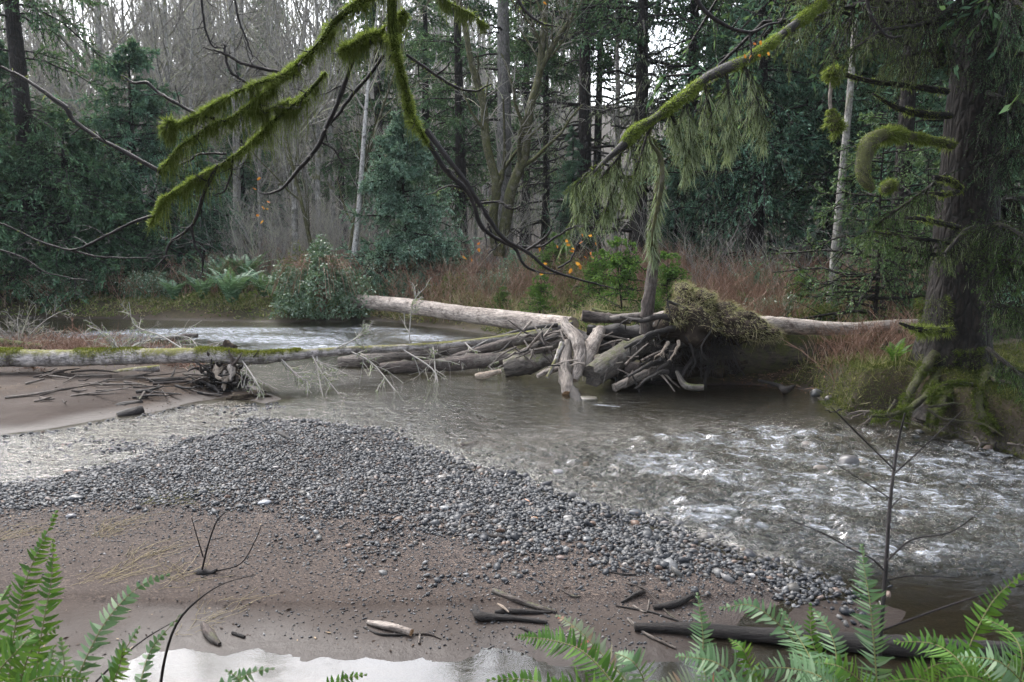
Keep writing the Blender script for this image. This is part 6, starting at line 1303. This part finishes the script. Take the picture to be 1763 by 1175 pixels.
# ================================================================== sticks on the near sand
def gl(name, label, pl, mat, cut=None, rough=.12, n=20, sides=10, jag=.3, group=None, knots=2):
    """stick on the ground along photo points (px, py, half width px, lift px)"""
    pts = []
    for a, b, r, *lf in pl:
        q = onto(a, b+r*.8) if b < 1130 else at0(a, b); R_ = r*q[1]/FPX; q[2] = max(q[2], -.02)+R_*.75+(lf[0] if lf else 0); pts.append([*q, R_])
    pts = np.array(pts); loc = pts[:, :3].mean(0); g = G(); log_mesh(g, pts, n, sides, rough, int(RNG.integers(99)), 0, 1 if cut else None, jag=jag, knots=knots)
    o = local(g, loc).obj(name, [mat, cut] if cut else [mat]); o.location = tuple(loc); return tag(o, label, 'stick' if 'log' not in name else 'log', group)
gl('black_log', 'long wet black log lying across the lower right behind the ferns', [(1092, 1083, 8), (1200, 1088, 12), (1300, 1096, 14), (1420, 1106, 17), (1560, 1113, 19), (1700, 1118, 16), (1790, 1125, 14)], M_DARKLOG, None, .07, 50, 18, knots=4)
gl('driftwood_stick', 'brown straight stick lying above the forked one on the near sand', [(848, 1020, 5), (890, 1036, 5), (930, 1048, 4.5), (958, 1057, 3)], M_LOGBROWN)
o = gl('forked_branch', 'dark forked branch with a knotted end lying on the near sand', [(818, 1052, 5, .03), (824, 1064, 9, .01), (850, 1064, 7), (890, 1069, 5), (942, 1074, 4)], M_DARKLOG, knots=5)
gl('driftwood_stick', 'dark curved stick touching the forked branch', [(852, 1059, 3), (875, 1057, 5), (910, 1058, 4.5), (948, 1059, 2)], M_DARKLOG)
gl('driftwood_stick', 'short pale splinter lying on the forked branch', [(856, 1050, 2, .04), (866, 1054, 2.5, .04), (876, 1061, 1.5, .03)], M_CUTPALE, n=8, sides=6)
gl('driftwood_stick', 'pale tan barkless stick at the edge of the puddle', [(633, 1074, 4), (655, 1080, 7), (685, 1088, 7), (709, 1095, 7)], M_LOGPALE, M_CUT)
for lb, pl, m in [('thin twig beside the pale tan stick', [(626, 1083, 1.5), (655, 1092, 2.5), (700, 1098, 2)], M_DARKLOG), ('small twig end crossing right of the pale tan stick', [(715, 1094, 2), (740, 1098, 2), (760, 1106, 1)], M_LOGBROWN), ('short upright twig stub right of the pale tan stick', [(722, 1110, 2.5), (723, 1098, 2)], M_LOGGREY),
                  ('thin pale brown stick slanting under the black log', [(1081, 1070, 3), (1110, 1092, 3), (1140, 1110, 3), (1163, 1122, 2.5)], M_LOGGREY), ('weathered chunk of wood half in the puddle', [(350, 1080, 5), (362, 1093, 9), (378, 1112, 4)], M_LOGBROWN), ('small dark stick near the weathered chunk', [(400, 1093, 3), (421, 1097, 3)], M_DARKLOG),
                  ('dark stick on the gravel bar', [(804, 915, 3), (835, 922, 4), (872, 928, 4)], M_DARKLOG), ('thin reddish curved root on the gravel bar', [(803, 926, 1.2), (792, 912, 1.5), (795, 896, 1.8, .02), (808, 891, 4, .01), (818, 890, 5)], M_LOGBROWN), ('thin crooked twig at the sandy edge of the gravel bar', [(1048, 987, 1.5), (1080, 990, 2), (1110, 988, 1.2)], M_DARKLOG),
                  ('dark stick in the pile left of the lower right ferns', [(1070, 1038, 2), (1100, 1030, 4), (1112, 1026, 2)], M_DARKLOG), ('thick dark forked stick in the pile left of the lower right ferns', [(1125, 1046, 5), (1160, 1044, 7), (1200, 1030, 4)], M_DARKLOG), ('thin stick crossing the pile left of the lower right ferns', [(1078, 1014, 1.5, .03), (1110, 1030, 2, .03), (1150, 1060, 2), (1175, 1075, 1.5)], M_LOGBROWN), ('pale stick in the pile left of the lower right ferns', [(1090, 1045, 2), (1112, 1058, 2), (1118, 1035, 1.5)], M_LOGGREY),
                  ('long thin stick running under the pile left of the lower right ferns', [(1060, 1048, 1.5), (1120, 1055, 2), (1185, 1076, 2)], M_DARKLOG), ('small dark splinter on the sand left of the fern tip', [(896, 1084, 1.5), (912, 1093, 3), (924, 1100, 2)], M_DARKLOG), ('thin dark twig on the wet gravel edge', [(965, 1020, 1.5), (985, 1027, 2), (1000, 1030, 1)], M_LOGBROWN), ('dark shard of bark beside the shallow riffle', [(470, 744, 2), (485, 748, 4), (500, 756, 2)], M_DARKLOG)]:
    gl('driftwood_stick', lb, pl, m, n=14, sides=7)
# bent straw and grass wisps
for lb, pl, n_ in [('long wisp of pale straw trailing over the left sand', [(155, 1005), (190, 998), (230, 975), (260, 958), (290, 948)], 120), ('wisp of straw beside the dark root clump', [(280, 1010), (305, 1002), (322, 985)], 60), ('faded tuft of grass on the left sand', [(165, 925), (190, 912), (215, 905)], 90), ('pinkish straw wisps at the left edge of the sand', [(-10, 935), (20, 920), (60, 912)], 60), ('small straw tangle above the weathered chunk', [(325, 1078), (350, 1070), (390, 1050)], 50), ('greenish wisps of weed between sand and pebbles', [(250, 870), (290, 862), (340, 856)], 70)]:
    c = spline([onto(*q) for q in pl], 12); loc = c[0]; g = G(); n_ = int(n_*.45); i = RNG.integers(0, 10, n_); K = 6; t = np.linspace(0, 1, K); d = norm(c[np.minimum(i+2, 11)]-c[i]+.04*RNG.normal(size=(n_, 3)))
    P = c[i][:, None] + RNG.normal(size=(n_, 1, 3))*np.array([.09, .09, 0]) + d[:, None]*(RNG.uniform(.1, .4, n_)[:, None, None]*t[None, :, None]) + np.cumsum(RNG.normal(size=(n_, K, 3))*.008, 1)
    P[..., 2] = terrain(P[..., 0].ravel(), P[..., 1].ravel()).reshape(P.shape[:2]) + .004 + .015*RNG.random((n_, K)); tubes(g, P, np.full((n_, K), .0018), 3)
    o = local(g, loc).obj('straw_wisp', M_STRAW if 'green' not in lb else M_GRASS, smooth=False); o.location = tuple(loc); tag(o, lb, 'grass')
# ================================================================== single stones that stand out
SGp = 'larger single stones of the bar and riffle'
for lb, px, py, wpx, col, fl in [('black wet boulder at the left edge of the pebbles', 130, 862, 28, (.03, .032, .036), .5), ('grey stone half sunk in the left sand', 123, 892, 18, (.09, .09, .1), .5), ('pale grey flat stone on the gravel near the left', 456, 868, 24, (.24, .25, .27), .4), ('dark brown rounded rock in the white water', 1458, 848, 34, (.09, .085, .085), .75), ('tan rock beside the dark brown one in the white water', 1480, 845, 24, (.25, .20, .15), .6), ('reddish rock poking from the riffle', 1491, 868, 15, (.20, .11, .09), .8), ('low brown rock left of the dark brown one', 1410, 858, 24, (.15, .13, .11), .6), ('small black rock in the riffle centre', 1277, 825, 15, (.03, .03, .03), .7), ('brown rock at the top of the riffle', 1390, 812, 30, (.13, .115, .10), .4), ('tan round stone high in the riffle', 1441, 798, 14, (.24, .19, .15), .6), ('dark pointed rock at the right of the riffle', 1623, 858, 12, (.04, .04, .045), .8), ('dark rock near the right bank in white water', 1623, 832, 10, (.04, .04, .045), .9),
                                 ('white stone at the sandy end of the gravel bar', 1294, 997, 14, (.42, .40, .38), .7), ('orange brown stone at the sandy end of the bar', 1275, 992, 14, (.30, .16, .09), .5), ('orange flat pebble among the grey stones', 905, 867, 18, (.42, .22, .14), .4), ('tan pebble among the grey stones below the orange one', 920, 897, 14, (.40, .25, .16), .5), ('round grey cobble on the right part of the bar', 977, 897, 18, (.20, .19, .18), .6), ('dark cobble at the lower right of the bar', 1012, 933, 20, (.07, .075, .08), .5), ('angular dark stones at the water edge of the bar', 1095, 887, 26, (.06, .065, .07), .5), ('grey cobble at the water edge of the bar', 962, 838, 22, (.11, .11, .12), .5), ('second dark cobble at the water edge of the bar', 1003, 852, 14, (.08, .08, .085), .7), ('brown stone in the fine gravel below the bar', 965, 965, 18, (.13, .09, .075), .4), ('grey flat cobble in the middle of the bar', 765, 877, 20, (.17, .175, .18), .4), ('brown cobble on the upper gravel bar', 762, 825, 20, (.12, .11, .10), .5), ('dark cobble low on the bar at left centre', 521, 897, 16, (.07, .075, .08), .6), ('black stone in the left shallows', 317, 775, 16, (.03, .03, .035), .5), ('small brown stone in the left shallows', 118, 816, 18, (.22, .16, .12), .5), ('dark pebble on the far left gravel', 475, 808, 14, (.08, .07, .07), .6), ('dark rock at the water under the mossy right bank', 1405, 682, 22, (.05, .05, .05), .8), ('second dark rock under the mossy right bank', 1428, 692, 18, (.05, .045, .04), .8), ('submerged brown slab in the right pool', 1010, 722, 40, (.09, .08, .06), .25)]:
    q = onto(px, py) if py > 700 else at0(px, py); s = wpx*q[1]/FPX
    M = MT('stone_colour'); M.principled(M.mix(M.noise(M.coord(), 30, 4), tuple(c*.6 for c in col)+(1,), tuple(min(c*1.3, 1) for c in col)+(1,)), .35, M.bump(M.noise(M.coord(), 40, 4), .4, .01), .5)
    g = G(); lump(g, (0, 0, 0), (s*.5, s*.42, s*.5*fl), int(px) % 50, .35, ICO3_V, ICO3_F, 1.2); o = g.obj('stone', M.m)
    o.location = (q[0], q[1], max(q[2], -.03) + s*fl*.22); tag(o, lb, 'stone', SGp)
# ================================================================== unseen spruces added behind and beside the camera to block sky light
for k, (x, y, s) in enumerate([(-7, -9, 1), (6, -8, 1), (11, 2, .9), (14, 7, 1), (1, -14, 1.1)]):
    dup([t8, t9][k % 2], (x, y, 1.0), k*1.3, s, 'unseen spruce added around the viewpoint to block sky light', 'unseen spruces added to block sky light')
# ================================================================== haze
bpy.ops.mesh.primitive_cube_add(size=1, location=(0, 60, 17)); hz = bpy.context.object; hz.name = 'haze'; hz.scale = (360, 190, 38); hz['kind'] = 'stuff'
M = MT('haze_air'); M.t.nodes.remove(M.out); M.out = M.n('ShaderNodeOutputMaterial'); pv = M.n('ShaderNodeVolumePrincipled'); pv.inputs['Color'].default_value = (.86, .92, 1, 1); pv.inputs['Density'].default_value = .00026; pv.inputs['Anisotropy'].default_value = .2
M.l(pv.outputs[0], M.out.inputs['Volume']); hz.data.materials.append(M.m)
